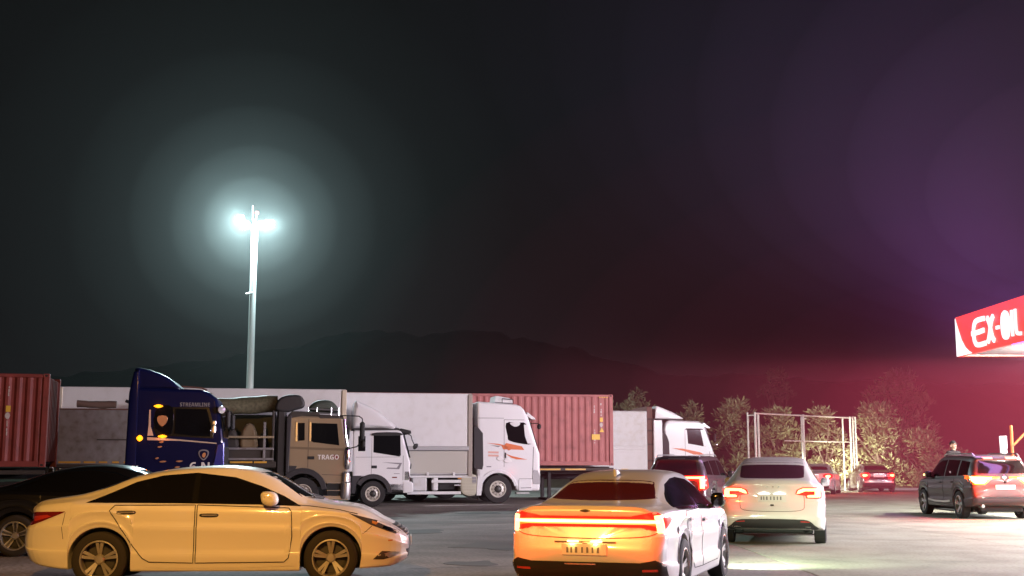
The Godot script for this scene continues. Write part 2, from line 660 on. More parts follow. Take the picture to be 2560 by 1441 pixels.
# A wheel: tyre, rim and brake disc; its outer face looks to +z.
func wheel(parent: Node, at: Vector3, r: float, w: float, style: String, right := true) -> void:
	var key := "%s %.3f" % [style, r]
	if not wheel_cache.has(key):
		var rr := r * (0.68 if style != "truck" else 0.56)
		var h := w * 0.5
		var ty := Geo.new()
		ty.lathe([Vector2(rr, -h * 0.86), Vector2(rr + 0.01, -h * 0.95), Vector2(rr + (r - rr) * 0.45, -h), Vector2(r - 0.025, -h * 0.93), Vector2(r - 0.006, -h * 0.78), Vector2(r, -h * 0.5),
			Vector2(r, h * 0.5), Vector2(r - 0.006, h * 0.78), Vector2(r - 0.025, h * 0.93), Vector2(rr + (r - rr) * 0.45, h), Vector2(rr + 0.01, h * 0.95), Vector2(rr, h * 0.86)], Vector3.ZERO, Vector3(0, 0, 1), 40)
		var ri := Geo.new()
		var di := Geo.new()
		if style == "truck":
			ri.lathe([Vector2(rr, h * 0.8), Vector2(rr + 0.012, h * 0.96), Vector2(rr - 0.012, h * 0.97), Vector2(rr - 0.03, h * 0.72), Vector2(rr * 0.86, h * 0.62), Vector2(rr * 0.58, h * 0.9), Vector2(rr * 0.46, h * 0.92), Vector2(rr * 0.42, h * 0.5), Vector2(rr * 0.42, -h), Vector2(rr, -h * 0.8)], Vector3.ZERO, Vector3(0, 0, 1), 36)
			di.lathe([Vector2(0.0, h * 1.12), Vector2(rr * 0.2, h * 1.1), Vector2(rr * 0.34, h * 0.98), Vector2(rr * 0.36, h * 0.6), Vector2(0.0, h * 0.6)], Vector3.ZERO, Vector3(0, 0, 1), 20)
			for i in 10:
				var a := TAU * i / 10
				var c := Vector3(cos(a), sin(a), 0)
				di.cyl(c * rr * 0.73 + Vector3(0, 0, h * 0.6), c * rr * 0.73 + Vector3(0, 0, h * 0.785), rr * 0.085, rr * 0.085, 10)
				di.cyl(c * rr * 0.5 + Vector3(0, 0, h * 0.7), c * rr * 0.5 + Vector3(0, 0, h * 1.05), rr * 0.05, rr * 0.05, 6)
		else:
			ri.lathe([Vector2(rr, h * 0.8), Vector2(rr + 0.006, h * 0.9), Vector2(rr - 0.012, h * 0.92), Vector2(rr - 0.02, h * 0.7), Vector2(rr - 0.022, -h * 0.8), Vector2(rr, -h * 0.8)], Vector3.ZERO, Vector3(0, 0, 1), 40)
			ri.lathe([Vector2(0.0, h * 0.66), Vector2(0.045, h * 0.64), Vector2(0.062, h * 0.5), Vector2(0.062, h * 0.2), Vector2(0.0, h * 0.2)], Vector3.ZERO, Vector3(0, 0, 1), 16)
			for i in 5:
				for tw in ([-1, 1] if style == "twin" else [-1.0, 0.0, 1.0] if style == "blade" else [0]):
					var a := TAU * i / 5 + PI * 0.5
					var b: float = tw * (0.145 if style == "twin" else 0.07)
					var c := Vector3(cos(a + b * 0.9), sin(a + b * 0.9), 0) * 0.055 + Vector3(0, 0, h * 0.5)
					var e := Vector3(cos(a + b), sin(a + b), 0) * (rr - 0.014) + Vector3(0, 0, h * 0.74)
					var t := Vector3(-sin(a), cos(a), 0)
					var wi := 0.013 if style == "twin" else 0.022
					var wo := 0.021 if style == "twin" else 0.034
					var bs := ri.v.size()
					var ctr := (c + e) * 0.5
					for q in [c + t * wi, c - t * wi, e - t * wo, e + t * wo]: ri.v.append(q)
					for q in [c + t * wi, c - t * wi, e - t * wo, e + t * wo]: ri.v.append(q - Vector3(0, 0, 0.03))
					for q in [[0, 1, 2, 3], [4, 5, 6, 7], [0, 1, 5, 4], [1, 2, 6, 5], [2, 3, 7, 6], [3, 0, 4, 7]]:
						ri.face_out([bs + q[0], bs + q[1], bs + q[2], bs + q[3]], ctr - Vector3(0, 0, 0.015))
			di.lathe([Vector2(0.0, h * 0.05), Vector2(rr - 0.05, h * 0.05), Vector2(rr - 0.05, -h * 0.1), Vector2(rr - 0.02, -h * 0.15), Vector2(rr - 0.02, -h * 0.3), Vector2(0.0, -h * 0.3)], Vector3.ZERO, Vector3(0, 0, 1), 28)
		wheel_cache[key] = [ty.mesh(), ri.mesh(), di.mesh()]
	var c: Array = wheel_cache[key]
	var t := part(parent, "wheel", c[0], M.tyre)
	t.position = at
	if not right: t.rotation.y = PI
	part(t, "rim", c[1], M.truck_rim if style == "truck" else M.alloy)
	part(t, "hub" if style == "truck" else "brake_disc", c[2], M.dark_metal)

func plate(parent: Node, c: Vector3, facing: Vector3, w := 0.52, h := 0.115) -> void:
	var x := Vector3.UP.cross(facing).normalized()
	var b := Basis(x, Vector3.UP, facing)
	var pl := part(parent, "licence_plate", Geo.new().box(Vector3.ZERO, Vector3(w, h, 0.012), 0.004), M.plate)
	pl.transform = Transform3D(b, c)
	var g := Geo.new()                       # blurred characters: plain dark dashes
	for k in [[-0.19, 0.035], [-0.145, 0.03], [-0.09, 0.04], [-0.02, 0.03], [0.04, 0.035], [0.1, 0.03], [0.16, 0.035]]:
		g.box(Vector3(k[0] * w / 0.52, -0.004, 0.007), Vector3(k[1] * w / 0.52 * 0.7, h * 0.5, 0.003))
	part(pl, "blurred_characters", g, M.plate_ink)

# The shared parts of a car: body, glass, doors, wheels, mirrors, underbody.
func make_car(n: String, s: Dictionary, at: Vector3, yaw: float, label: String, paint: Material, group := "") -> Dictionary:
	var o := thing(n, label, s.get("category", "car"), at, yaw, group)
	var b := car_body(s)
	var full: bool = s.get("fine", 0.07) < 0.1
	part(o, "body", b.geo, paint, 32.0)
	b.node = o
	var xr: float = s.T[0].x
	var xf: float = s.T[s.T.size() - 1].x
	var ub := Geo.new()
	ub.box(Vector3((xr + xf) * 0.5, 0.33, 0), Vector3(xf - xr - 0.7, 0.26, 1.16), 0.04)
	for ax in s.axles: ub.box(Vector3(ax, 0.47, 0), Vector3(s.arch * 1.9, 0.56, (s.track - 0.13) * 2.0), 0.02)
	part(o, "underbody", ub, M.black)
	for right in [true, false]:
		if full:
			for p in s.get("trim", []): part(o, "window_trim", side_patch(b, right, p, 0.002, 0.006, 0.05), M.black_gloss)
		for p in s.side_glass: part(o, "side_window", side_patch(b, right, p, 0.005, 0.012, 0.05), M.glass)
		if full:
			for d in s.get("doors", []):
				var door := part(o, "door", side_patch(b, right, d[0], 0.004, 0.01, 0.05), paint)
				var loop: PackedVector2Array = d[0].duplicate()
				loop.append(loop[0])
				part(door, "door_gap", side_strip(b, right, loop, 0.011, 0.0055), M.black)
				if d.size() > 1:
					var h: Vector2 = d[1]
					var sd := 1.0 if right else -1.0
					var cup := side_patch(b, right, smooth_poly(P([h.x - 0.11, h.y + 0.012, h.x, h.y + 0.02, h.x + 0.11, h.y + 0.012, h.x + 0.1, h.y - 0.022, h.x, h.y - 0.028, h.x - 0.1, h.y - 0.02])), 0.006, 0.004, 0.03)
					part(door, "handle_recess", cup, M.black)
					var z: float = b.right.call(h.x, h.y).z * sd
					part(door, "handle", Geo.new().box(Vector3(h.x + 0.01, h.y, z + sd * 0.026), Vector3(0.19, 0.022, 0.018), 0.008), s.get("handle_mat", paint))
		for ax in s.axles:
			wheel(o, Vector3(ax, s.wheel_r, (s.track if right else -s.track)), s.wheel_r, 0.225, s.get("wheel_style", "twin"), right)
		if s.has("mirror"):
			var mp: Vector3 = s.mirror
			var sg := 1.0 if right else -1.0
			var mg := Geo.new()
			mg.prism(smooth_poly(P([-0.10, 0.0, -0.105, 0.075, -0.05, 0.105, 0.06, 0.09, 0.105, 0.03, 0.10, -0.04, 0.03, -0.075, -0.06, -0.055]), 3), -0.085, 0.085, 0.055, 3)
			mg.move(Transform3D(Basis.IDENTITY, Vector3(mp.x, mp.y, mp.z * sg + sg * 0.09)))
			var mm := part(o, "wing_mirror", mg, s.get("mirror_mat", paint))
			part(mm, "mirror_stalk", Geo.new().box(Vector3(mp.x + 0.02, mp.y - 0.06, (mp.z - 0.03) * sg), Vector3(0.09, 0.035, 0.14), 0.012), M.black)
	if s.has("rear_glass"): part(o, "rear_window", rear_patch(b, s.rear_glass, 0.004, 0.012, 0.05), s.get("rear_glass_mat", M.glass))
	if s.has("windscreen"): part(o, "windscreen", front_patch(b, s.windscreen, 0.004, 0.012, 0.05), M.glass)
	return b

func sedan_spec() -> Dictionary:
	return {
		"T": P([-2.36, 0.985, -2.28, 1.035, -2.18, 1.055, -1.75, 1.115, -1.5, 1.19, -1.0, 1.365, -0.4, 1.455, 0.0, 1.47, 0.35, 1.44, 0.62, 1.355, 1.15, 1.065, 1.32, 1.01, 1.75, 0.95, 2.08, 0.845, 2.24, 0.75, 2.34, 0.66]),
		"S": P([-2.36, 0.9, -2.2, 0.97, -1.6, 1.015, 0.0, 0.985, 1.2, 0.935, 1.75, 0.87, 2.1, 0.76, 2.34, 0.58]),
		"sill": P([-2.36, 0.33, -2.25, 0.26, -1.9, 0.22, -1.0, 0.185, 1.0, 0.175, 1.9, 0.2, 2.2, 0.21, 2.34, 0.28]),
		"W": P([-2.36, 0.66, -2.31, 0.76, -2.2, 0.83, -2.0, 0.88, -1.7, 0.908, 0.0, 0.915, 1.4, 0.912, 1.85, 0.87, 2.1, 0.79, 2.25, 0.69, 2.34, 0.55]),
		"Wr": P([-2.36, 0.58, -2.1, 0.7, -1.75, 0.72, -1.4, 0.65, -0.7, 0.585, 0.2, 0.58, 0.7, 0.62, 1.15, 0.72, 1.4, 0.77, 2.0, 0.7, 2.34, 0.42]),
		"crown": 0.075, "arch": 0.375, "wheel_r": 0.333, "axles": [-1.4, 1.4], "track": 0.80,
		"rear_x": P([0.2, 0.16, 0.35, 0.05, 0.55, 0.0, 0.7, 0.02, 0.8, 0.08, 1.0, 0.06, 1.1, 0.05]),
		"front_x": P([0.18, 0.16, 0.24, 0.05, 0.34, 0.0, 0.5, 0.0, 0.62, 0.02, 0.7, 0.06, 0.8, 0.16]),
	}

func build_white_sedan() -> void:
	var s := sedan_spec()
	s.trim = [P([-1.6, 1.015, -1.32, 1.135, -1.04, 1.265, -0.72, 1.345, -0.3, 1.378, 0.18, 1.322, 0.52, 1.21, 0.8, 1.09, 1.02, 0.965, 0.5, 0.985, -0.5, 1.005])]
	s.side_glass = [P([-1.52, 1.03, -1.3, 1.128, -1.03, 1.253, -0.72, 1.333, -0.32, 1.364, -0.32, 1.02, -0.5, 1.02]), P([-0.25, 1.015, -0.25, 1.364, 0.17, 1.308, 0.5, 1.198, 0.74, 1.095, 0.74, 0.995, 0.3, 1.005])]
	s.rear_glass = P([-0.62, 1.17, -0.46, 1.37, 0.46, 1.37, 0.62, 1.17, 0.3, 1.155, -0.3, 1.155])
	s.windscreen = P([-0.66, 1.08, -0.5, 1.385, 0.5, 1.385, 0.66, 1.08])
	s.doors = [[P([-1.235, 0.985, -1.3, 0.92, -1.17, 0.73, -1.0, 0.485, -0.88, 0.345, -0.8, 0.30, -0.27, 0.285, -0.27, 0.985]), Vector2(-1.1, 0.9)], [P([-0.245, 0.985, -0.245, 0.285, 0.83, 0.29, 0.885, 0.34, 0.92, 0.6, 0.905, 0.9, 0.87, 0.945]), Vector2(-0.1, 0.862)]]
	s.handle_mat = M.chrome_dull
	s.mirror = Vector3(0.64, 1.045, 0.86)
	var b := make_car("parked_car", s, Vector3(-3.72, 0, -15.95), 5.0, "white sedan parked side on at the lower left, lit orange", M.white_paint)
	var o: Node3D = b.node
	for right in [true, false]:
		var tl := part(o, "tail_lamp", side_patch(b, right, P([-2.31, 0.885, -2.2, 0.905, -1.83, 0.912, -1.86, 0.895, -2.12, 0.79, -2.25, 0.745, -2.32, 0.74]), 0.007, 0.012, 0.03), M.lamp_red_off)
		part(tl, "lamp_lens", side_patch(b, right, P([-2.26, 0.85, -2.05, 0.87, -2.0, 0.85, -2.22, 0.79]), 0.012, 0.006, 0.03), M.lamp_red_bright)
		var hl := part(o, "headlight", side_patch(b, right, P([1.6, 0.885, 1.68, 0.862, 1.95, 0.79, 2.13, 0.72, 2.26, 0.645, 2.2, 0.615, 2.06, 0.665, 1.88, 0.735]), 0.006, 0.012, 0.03), M.lamp_dark_clear)
		part(hl, "lamp_lens", side_patch(b, right, P([2.05, 0.725, 2.13, 0.695, 2.19, 0.65, 2.12, 0.655, 2.03, 0.69]), 0.011, 0.006, 0.02), M.chrome)
		part(hl, "turn_lens", side_patch(b, right, P([1.9, 0.785, 1.98, 0.76, 1.95, 0.735, 1.9, 0.755]), 0.011, 0.006, 0.02), M.amber_off)
		part(o, "fog_lamp_recess", side_patch(b, right, P([1.92, 0.31, 2.03, 0.41, 2.2, 0.395, 2.15, 0.33, 2.05, 0.305]), 0.004, 0.012, 0.03), M.dark_metal)
		part(o, "fog_lamp_trim", side_patch(b, right, P([2.06, 0.375, 2.14, 0.4, 2.25, 0.39, 2.22, 0.355, 2.12, 0.325]), 0.009, 0.012, 0.03), M.chrome_dull)
		part(o, "sill_crease", side_strip(b, right, P([-0.86, 0.245, -0.4, 0.235, 0.4, 0.235, 0.95, 0.25]), 0.02, 0.006), M.white_paint)
		part(o, "wing_gap", side_strip(b, right, P([0.93, 0.985, 1.15, 0.965, 1.5, 0.92, 1.72, 0.868]), 0.009, 0.003), M.black)
		part(o, "fuel_flap" if not right else "bumper_gap", side_strip(b, right, P([-1.83, 0.9, -1.86, 0.72, -1.84, 0.58]), 0.007, 0.003), M.seam)
		part(o, "front_bumper_gap", side_strip(b, right, P([1.775, 0.62, 1.83, 0.655, 1.9, 0.72]), 0.008, 0.003), M.seam)
		part(o, "side_repeater", side_patch(b, right, P([2.1, 0.545, 2.17, 0.55, 2.16, 0.53, 2.11, 0.53]), 0.005, 0.008, 0.02), M.amber_off)
	var gr := Geo.new()
	for k in 4: front_patch(b, P([-0.42, 0.6 + k * 0.032, -0.42, 0.612 + k * 0.032, 0.42, 0.612 + k * 0.032, 0.42, 0.6 + k * 0.032]), 0.012, 0.02, 0.05, gr)
	part(o, "grille", front_patch(b, P([-0.46, 0.58, -0.5, 0.73, 0.5, 0.73, 0.46, 0.58]), 0.004, 0.01, 0.05), M.black)
	part(o, "grille_bars", gr, M.chrome_dull)
	part(o, "lower_grille", front_patch(b, P([-0.5, 0.28, -0.55, 0.42, 0.55, 0.42, 0.5, 0.28]), 0.004, 0.01, 0.05), M.black)
	plate(o, b.front.call(0.0, 0.5) + Vector3(0.02, 0, 0), Vector3(1, 0, 0))
	plate(o, b.rear.call(0.0, 0.86) + Vector3(-0.02, 0, 0), Vector3(-1, 0, 0))
	var wp := Geo.new()                                          # wipers at the windscreen's foot
	wp.tube([Vector3(1.22, 1.035, -0.45), Vector3(1.13, 1.09, 0.1), Vector3(1.12, 1.085, 0.55)], 0.012, 6)
	wp.tube([Vector3(1.24, 1.035, 0.05), Vector3(1.16, 1.075, 0.62)], 0.012, 6)
	part(o, "wiper", wp, M.black)
	part(o, "cabin_mirror", Geo.new().box(Vector3(0.47, 1.335, 0.0), Vector3(0.04, 0.06, 0.22), 0.015), M.black)

func build_dark_sedan() -> void:
	var s := sedan_spec()
	s.T = P([-2.36, 1.0, -2.2, 1.06, -1.75, 1.13, -1.4, 1.23, -0.9, 1.39, -0.4, 1.465, -0.1, 1.475, 0.22, 1.44, 0.5, 1.34, 1.02, 1.07, 1.24, 1.02, 1.75, 0.97, 2.1, 0.87, 2.34, 0.68])
	s.side_glass = [P([-1.55, 1.05, -1.3, 1.15, -1.03, 1.27, -0.72, 1.345, -0.3, 1.37, 0.1, 1.31, 0.4, 1.2, 0.68, 1.08, 0.7, 1.0])]
	s.rear_glass = P([-0.62, 1.17, -0.46, 1.37, 0.46, 1.37, 0.62, 1.17])
	s.windscreen = P([-0.66, 1.08, -0.5, 1.385, 0.5, 1.385, 0.66, 1.08])
	s.mirror = Vector3(0.55, 1.06, 0.86)
	s.wheel_style = "blade"
	s.fine = 0.09
	var b := make_car("parked_car", s, Vector3(-6.72, 0, -20.75), 5.0, "black sedan half hidden behind the orange-lit white sedan", M.black_paint)
	for right in [true, false]:
		part(b.node, "tail_lamp", side_patch(b, right, P([-2.31, 0.885, -2.2, 0.905, -1.83, 0.912, -2.25, 0.745, -2.32, 0.74]), 0.007, 0.012, 0.04), M.lamp_red_off)
		part(b.node, "headlight", side_patch(b, right, P([1.68, 0.87, 1.95, 0.8, 2.23, 0.66, 2.06, 0.67, 1.88, 0.74]), 0.006, 0.012, 0.04), M.lamp_dark_clear)
		part(b.node, "roof_trim", side_strip(b, right, P([-1.5, 1.11, -1.04, 1.292, -0.72, 1.365, -0.3, 1.39, 0.1, 1.335, 0.4, 1.22, 0.72, 1.075]), 0.018, 0.004), M.chrome)
	plate(b.node, b.rear.call(0.0, 0.86) + Vector3(-0.02, 0, 0), Vector3(-1, 0, 0))

func brake_light(o: Node3D, at: Vector3, e: float, amber := false) -> void:
	omni(o, at, Color(1.0, 0.36, 0.05) if amber else Color(1.0, 0.06, 0.02), e, 0.06)

func build_braking_sedan() -> void:
	var s := sedan_spec()
	s.T = P([-2.31, 1.0, -2.26, 1.045, -2.14, 1.05, -1.9, 1.06, -1.66, 1.1, -1.0, 1.315, -0.5, 1.405, 0.0, 1.42, 0.35, 1.4, 0.7, 1.29, 1.15, 1.05, 1.32, 1.0, 1.75, 0.93, 2.1, 0.8, 2.34, 0.64])
	s.S = P([-2.31, 0.95, -2.1, 0.985, -1.6, 0.99, 0.0, 0.96, 1.2, 0.92, 1.75, 0.85, 2.1, 0.74, 2.34, 0.56])
	s.sill = P([-2.31, 0.27, -2.2, 0.24, -1.9, 0.2, -1.0, 0.18, 1.0, 0.175, 1.9, 0.2, 2.2, 0.21, 2.34, 0.28])
	s.W = P([-2.31, 0.76, -2.27, 0.83, -2.15, 0.88, -1.9, 0.905, -1.3, 0.912, 0.0, 0.905, 1.4, 0.91, 1.85, 0.87, 2.1, 0.79, 2.25, 0.69, 2.34, 0.55])
	s.Wr = P([-2.31, 0.68, -2.1, 0.72, -1.75, 0.7, -1.3, 0.63, -0.7, 0.575, 0.2, 0.57, 0.7, 0.62, 1.15, 0.72, 1.4, 0.77, 2.0, 0.7, 2.34, 0.42])
	s.rear_x = P([0.2, 0.2, 0.3, 0.09, 0.45, 0.01, 0.55, 0.0, 0.7, 0.05, 0.83, 0.09, 0.9, 0.05, 1.0, 0.02, 1.1, 0.0])
	s.axles = [-1.36, 1.36]
	s.side_glass = [P([-1.45, 1.03, -1.2, 1.14, -0.95, 1.235, -0.6, 1.3, -0.3, 1.315, -0.3, 1.0]), P([-0.24, 1.0, -0.24, 1.315, 0.17, 1.285, 0.5, 1.19, 0.78, 1.075, 0.78, 0.975])]
	s.trim = [P([-1.55, 1.01, -1.24, 1.152, -0.97, 1.25, -0.6, 1.318, -0.3, 1.332, 0.2, 1.3, 0.53, 1.2, 0.82, 1.08, 0.98, 0.95])]
	s.rear_glass = smooth_poly(P([-0.57, 1.1, -0.585, 1.13, -0.52, 1.235, -0.44, 1.29, 0.0, 1.305, 0.44, 1.29, 0.52, 1.235, 0.585, 1.13, 0.57, 1.1, 0.0, 1.085]), 3)
	s.rear_glass_mat = M.glass_red_glare
	s.windscreen = P([-0.66, 1.06, -0.5, 1.34, 0.5, 1.34, 0.66, 1.06])
	s.doors = [[P([-1.2, 0.96, -1.22, 0.9, -1.05, 0.6, -0.9, 0.36, -0.8, 0.3, -0.27, 0.285, -0.27, 0.96]), Vector2(-1.02, 0.86)], [P([-0.245, 0.955, -0.245, 0.285, 0.8, 0.29, 0.87, 0.34, 0.9, 0.6, 0.89, 0.88, 0.86, 0.92]), Vector2(-0.08, 0.82)]]
	s.mirror = Vector3(0.62, 1.02, 0.86)
	s.mirror_mat = M.black_gloss
	var b := make_car("moving_car", s, Vector3(0.78 + 2.31 * 0.326, 0, -13.1 - 2.31 * 0.946), 71.0, "white sedan seen from behind with full-width glowing tail light bar", M.silver_white_paint)
	var o: Node3D = b.node
	# full-width lamp: red lens enlarged to hold the bloom round its white-hot bars
	var lens := part(o, "tail_lamp", rear_patch(b, P([-0.845, 0.94, -0.845, 0.77, -0.72, 0.79, -0.6, 0.82, 0.6, 0.82, 0.72, 0.79, 0.845, 0.77, 0.845, 0.94, 0.76, 0.985, 0.6, 0.955, 0.5, 0.935, -0.5, 0.935, -0.6, 0.955, -0.76, 0.985]), 0.008, 0.02, 0.03), M.tail_red)
	part(lens, "light_bar", rear_patch(b, P([-0.8, 0.86, -0.8, 0.9, -0.6, 0.905, 0.6, 0.905, 0.8, 0.9, 0.8, 0.86, 0.62, 0.85, -0.62, 0.85]), 0.02, 0.01, 0.04), M.bar_hot)
	part(lens, "light_core", rear_patch(b, P([-0.8, 0.868, -0.8, 0.893, 0.8, 0.893, 0.8, 0.868]), 0.026, 0.006, 0.04), M.bar_core)
	for sd in [-1.0, 1.0]:
		var q := P([sd * 0.775, 0.765, sd * 0.75, 0.945, sd * 0.825, 0.955, sd * 0.845, 0.765])
		part(lens, "lamp_end", rear_patch(b, q, 0.022, 0.01, 0.02), M.tail_hot)
		part(lens, "lamp_inner", rear_patch(b, P([sd * 0.6, 0.855, sd * 0.62, 0.895, sd * 0.78, 0.9, sd * 0.78, 0.83]), 0.018, 0.008, 0.03), M.tail_orange)
		var lp: Vector3 = b.rear.call(sd * 0.7, 0.87)
		brake_light(o, lp + Vector3(-0.18, 0, 0), 0.85)
		part(o, "side_lamp_wrap", side_patch(b, sd > 0, P([-2.25, 0.8, -2.25, 0.92, -2.02, 0.93, -1.98, 0.9, -2.12, 0.81]), 0.006, 0.012, 0.03), M.tail_red)
		part(o, "headlight", side_patch(b, sd > 0, P([1.7, 0.82, 1.95, 0.76, 2.2, 0.63, 2.06, 0.62, 1.88, 0.7]), 0.006, 0.012, 0.03), M.head_lit)
		part(o, "bumper_reflector", rear_patch(b, P([sd * 0.62, 0.36, sd * 0.62, 0.385, sd * 0.78, 0.39, sd * 0.78, 0.365]), 0.012, 0.01, 0.03), M.lamp_red_bright)
	for right in [true, false]: part(o, "belt_trim", side_strip(b, right, P([-1.5, 1.005, -0.8, 0.985, 0.0, 0.965, 0.9, 0.94]), 0.03, 0.009), M.chrome)
	part(o, "boot_gap", strip(smooth_line(P([-0.78, 0.765, -0.6, 0.72, 0.0, 0.7, 0.6, 0.72, 0.78, 0.765])), 0.009, b.rear, Vector3(-1, 0, 0), 0.003), M.seam)
	part(o, "boot_badge", rear_patch(b, smooth_poly(P([-0.06, 0.99, 0.0, 1.005, 0.06, 0.99, 0.0, 0.975])), 0.004, 0.008, 0.02), M.seam)
	part(o, "plate_lip", rear_patch(b, P([-0.34, 0.655, -0.34, 0.668, 0.34, 0.668, 0.34, 0.655]), 0.012, 0.02, 0.04), M.seam)
	part(o, "lower_bumper", rear_patch(b, P([-0.86, 0.27, -0.86, 0.44, -0.76, 0.485, -0.6, 0.455, 0.6, 0.455, 0.76, 0.485, 0.86, 0.44, 0.86, 0.27]), 0.01, 0.03, 0.04), M.black)
	part(o, "bumper_trim", rear_patch(b, P([-0.22, 0.425, -0.22, 0.44, 0.12, 0.44, 0.12, 0.425]), 0.018, 0.02, 0.04), M.chrome)
	plate(o, b.rear.call(0.0, 0.585) + Vector3(-0.016, 0, 0), Vector3(-1, 0, 0), 0.5, 0.12)
	for sd in [-1.0, 1.0]:
		var lp: Vector3 = b.rear.call(sd * 0.13, 0.67) + Vector3(-0.02, 0, 0)
		part(o, "plate_lamp", Geo.new().box(lp, Vector3(0.02, 0.02, 0.13), 0.006), M.plate_glow)
		omni(o, lp + Vector3(-0.035, -0.02, 0), Color(1.0, 0.75, 0.4), 0.035, 0.02)
	part(o, "aerial_fin", Geo.new().prism(P([-0.95, 1.34, -0.98, 1.425, -0.9, 1.43, -0.76, 1.38]), -0.02, 0.02, 0.012), M.silver_white_paint)
	# the beams of its headlights light the car ahead and the tarmac
	for sd in [-1.0, 1.0]:
		spot(o, Vector3(2.42, 0.62, sd * 0.66), Vector3(3.85, 0.0, 1.05 + sd * 0.4), Color(0.92, 1.0, 0.86), 22.0, 45.0, 1.0)

func build_white_crossover() -> void:
	var s := sedan_spec()
	s.T = P([-2.36, 1.12, -2.3, 1.19, -2.2, 1.215, -2.05, 1.245, -1.7, 1.36, -1.2, 1.52, -0.6, 1.6, 0.0, 1.62, 0.4, 1.58, 0.8, 1.44, 1.35, 1.13, 1.5, 1.08, 1.9, 0.97, 2.15, 0.85, 2.34, 0.68])
	s.S = P([-2.36, 1.02, -2.1, 1.07, -1.6, 1.08, 0.0, 1.04, 1.2, 1.0, 1.75, 0.9, 2.1, 0.78, 2.34, 0.58])
	s.sill = P([-2.36, 0.34, -2.25, 0.3, -1.9, 0.26, -1.0, 0.22, 1.0, 0.22, 1.9, 0.24, 2.34, 0.32])
	s.W = P([-2.36, 0.82, -2.32, 0.88, -2.2, 0.925, -1.9, 0.955, -1.3, 0.96, 0.0, 0.945, 1.4, 0.955, 1.85, 0.91, 2.1, 0.82, 2.34, 0.58])
	s.Wr = P([-2.36, 0.74, -2.1, 0.74, -1.75, 0.7, -1.3, 0.64, -0.7, 0.61, 0.2, 0.61, 0.8, 0.66, 1.35, 0.76, 1.6, 0.78, 2.0, 0.72, 2.34, 0.45])
	s.rear_x = P([0.2, 0.14, 0.35, 0.04, 0.5, 0.0, 0.6, 0.02, 0.8, 0.09, 0.95, 0.1, 1.1, 0.04, 1.2, 0.02])
	s.axles = [-1.445, 1.445]
	s.wheel_r = 0.36
	s.arch = 0.395
	s.track = 0.845
	s.side_glass = [P([-1.7, 1.12, -1.35, 1.29, -0.9, 1.42, -0.4, 1.485, -0.3, 1.488, -0.3, 1.08]), P([-0.24, 1.08, -0.24, 1.488, 0.2, 1.45, 0.6, 1.33, 1.0, 1.13, 1.0, 1.05])]
	s.rear_glass = smooth_poly(P([-0.55, 1.225, -0.585, 1.27, -0.585, 1.42, -0.57, 1.53, -0.3, 1.555, 0.3, 1.555, 0.57, 1.53, 0.585, 1.42, 0.585, 1.27, 0.55, 1.225, 0.3, 1.215, -0.3, 1.215]), 3)
	s.windscreen = P([-0.7, 1.15, -0.55, 1.53, 0.55, 1.53, 0.7, 1.15])
	s.doors = [[P([-1.15, 1.05, -1.15, 0.8, -1.0, 0.5, -0.85, 0.34, -0.27, 0.32, -0.27, 1.05]), Vector2(-0.95, 0.95)], [P([-0.245, 1.05, -0.245, 0.32, 0.85, 0.33, 0.95, 0.5, 0.97, 0.95, 0.9, 1.02]), Vector2(-0.05, 0.93)]]
	s.mirror = Vector3(0.75, 1.1, 0.89)
	s.category = "car"
	s.rear_glass_mat = M.glass_pink_glare
	var b := make_car("moving_car", s, Vector3(4.77 + 2.36 * 0.242, 0, -22.35 - 2.36 * 0.97), 76.0, "white crossover with two hook-shaped lit tail lamps, pipe frame behind", M.white_paint)
	var o: Node3D = b.node
	for sd in [-1.0, 1.0]:
		var lens := part(o, "tail_lamp", rear_patch(b, P([sd * 0.42, 0.93, sd * 0.45, 1.01, sd * 0.55, 1.055, sd * 0.86, 1.06, sd * 0.9, 1.0, sd * 0.89, 0.85, sd * 0.62, 0.855, sd * 0.6, 0.9]), 0.008, 0.02, 0.03), M.tail_red)
		var hook := Geo.new()
		rear_patch(b, P([sd * 0.445, 0.94, sd * 0.48, 1.0, sd * 0.56, 1.035, sd * 0.83, 1.04, sd * 0.865, 1.0, sd * 0.8, 0.985, sd * 0.6, 0.985, sd * 0.5, 0.945]), 0.02, 0.008, 0.03, hook)
		rear_patch(b, P([sd * 0.77, 0.985, sd * 0.865, 1.0, sd * 0.87, 0.9, sd * 0.86, 0.875, sd * 0.77, 0.9]), 0.021, 0.008, 0.03, hook)
		rear_patch(b, P([sd * 0.64, 0.875, sd * 0.63, 0.9, sd * 0.66, 0.915, sd * 0.8, 0.92, sd * 0.83, 0.87]), 0.019, 0.008, 0.03, hook)
		part(lens, "hooked_light", hook, M.tail_hot)
		brake_light(o, b.rear.call(sd * 0.7, 0.95) + Vector3(-0.16, 0, 0), 0.12)
		part(o, "headlight", side_patch(b, sd > 0, P([1.75, 0.92, 2.0, 0.84, 2.2, 0.7, 2.06, 0.72, 1.88, 0.82]), 0.006, 0.012, 0.03), M.head_lit)
	part(o, "tailgate_gap", strip(smooth_line(P([-0.56, 0.98, -0.58, 0.75, -0.5, 0.64, 0.0, 0.62, 0.5, 0.64, 0.58, 0.75, 0.56, 0.98])), 0.008, b.rear, Vector3(-1, 0, 0), 0.003), M.seam)
	part(o, "bumper_step", rear_patch(b, P([-0.5, 0.68, 0.0, 0.72, 0.5, 0.68, 0.3, 0.665, -0.3, 0.665]), 0.012, 0.02, 0.04), M.white_paint)
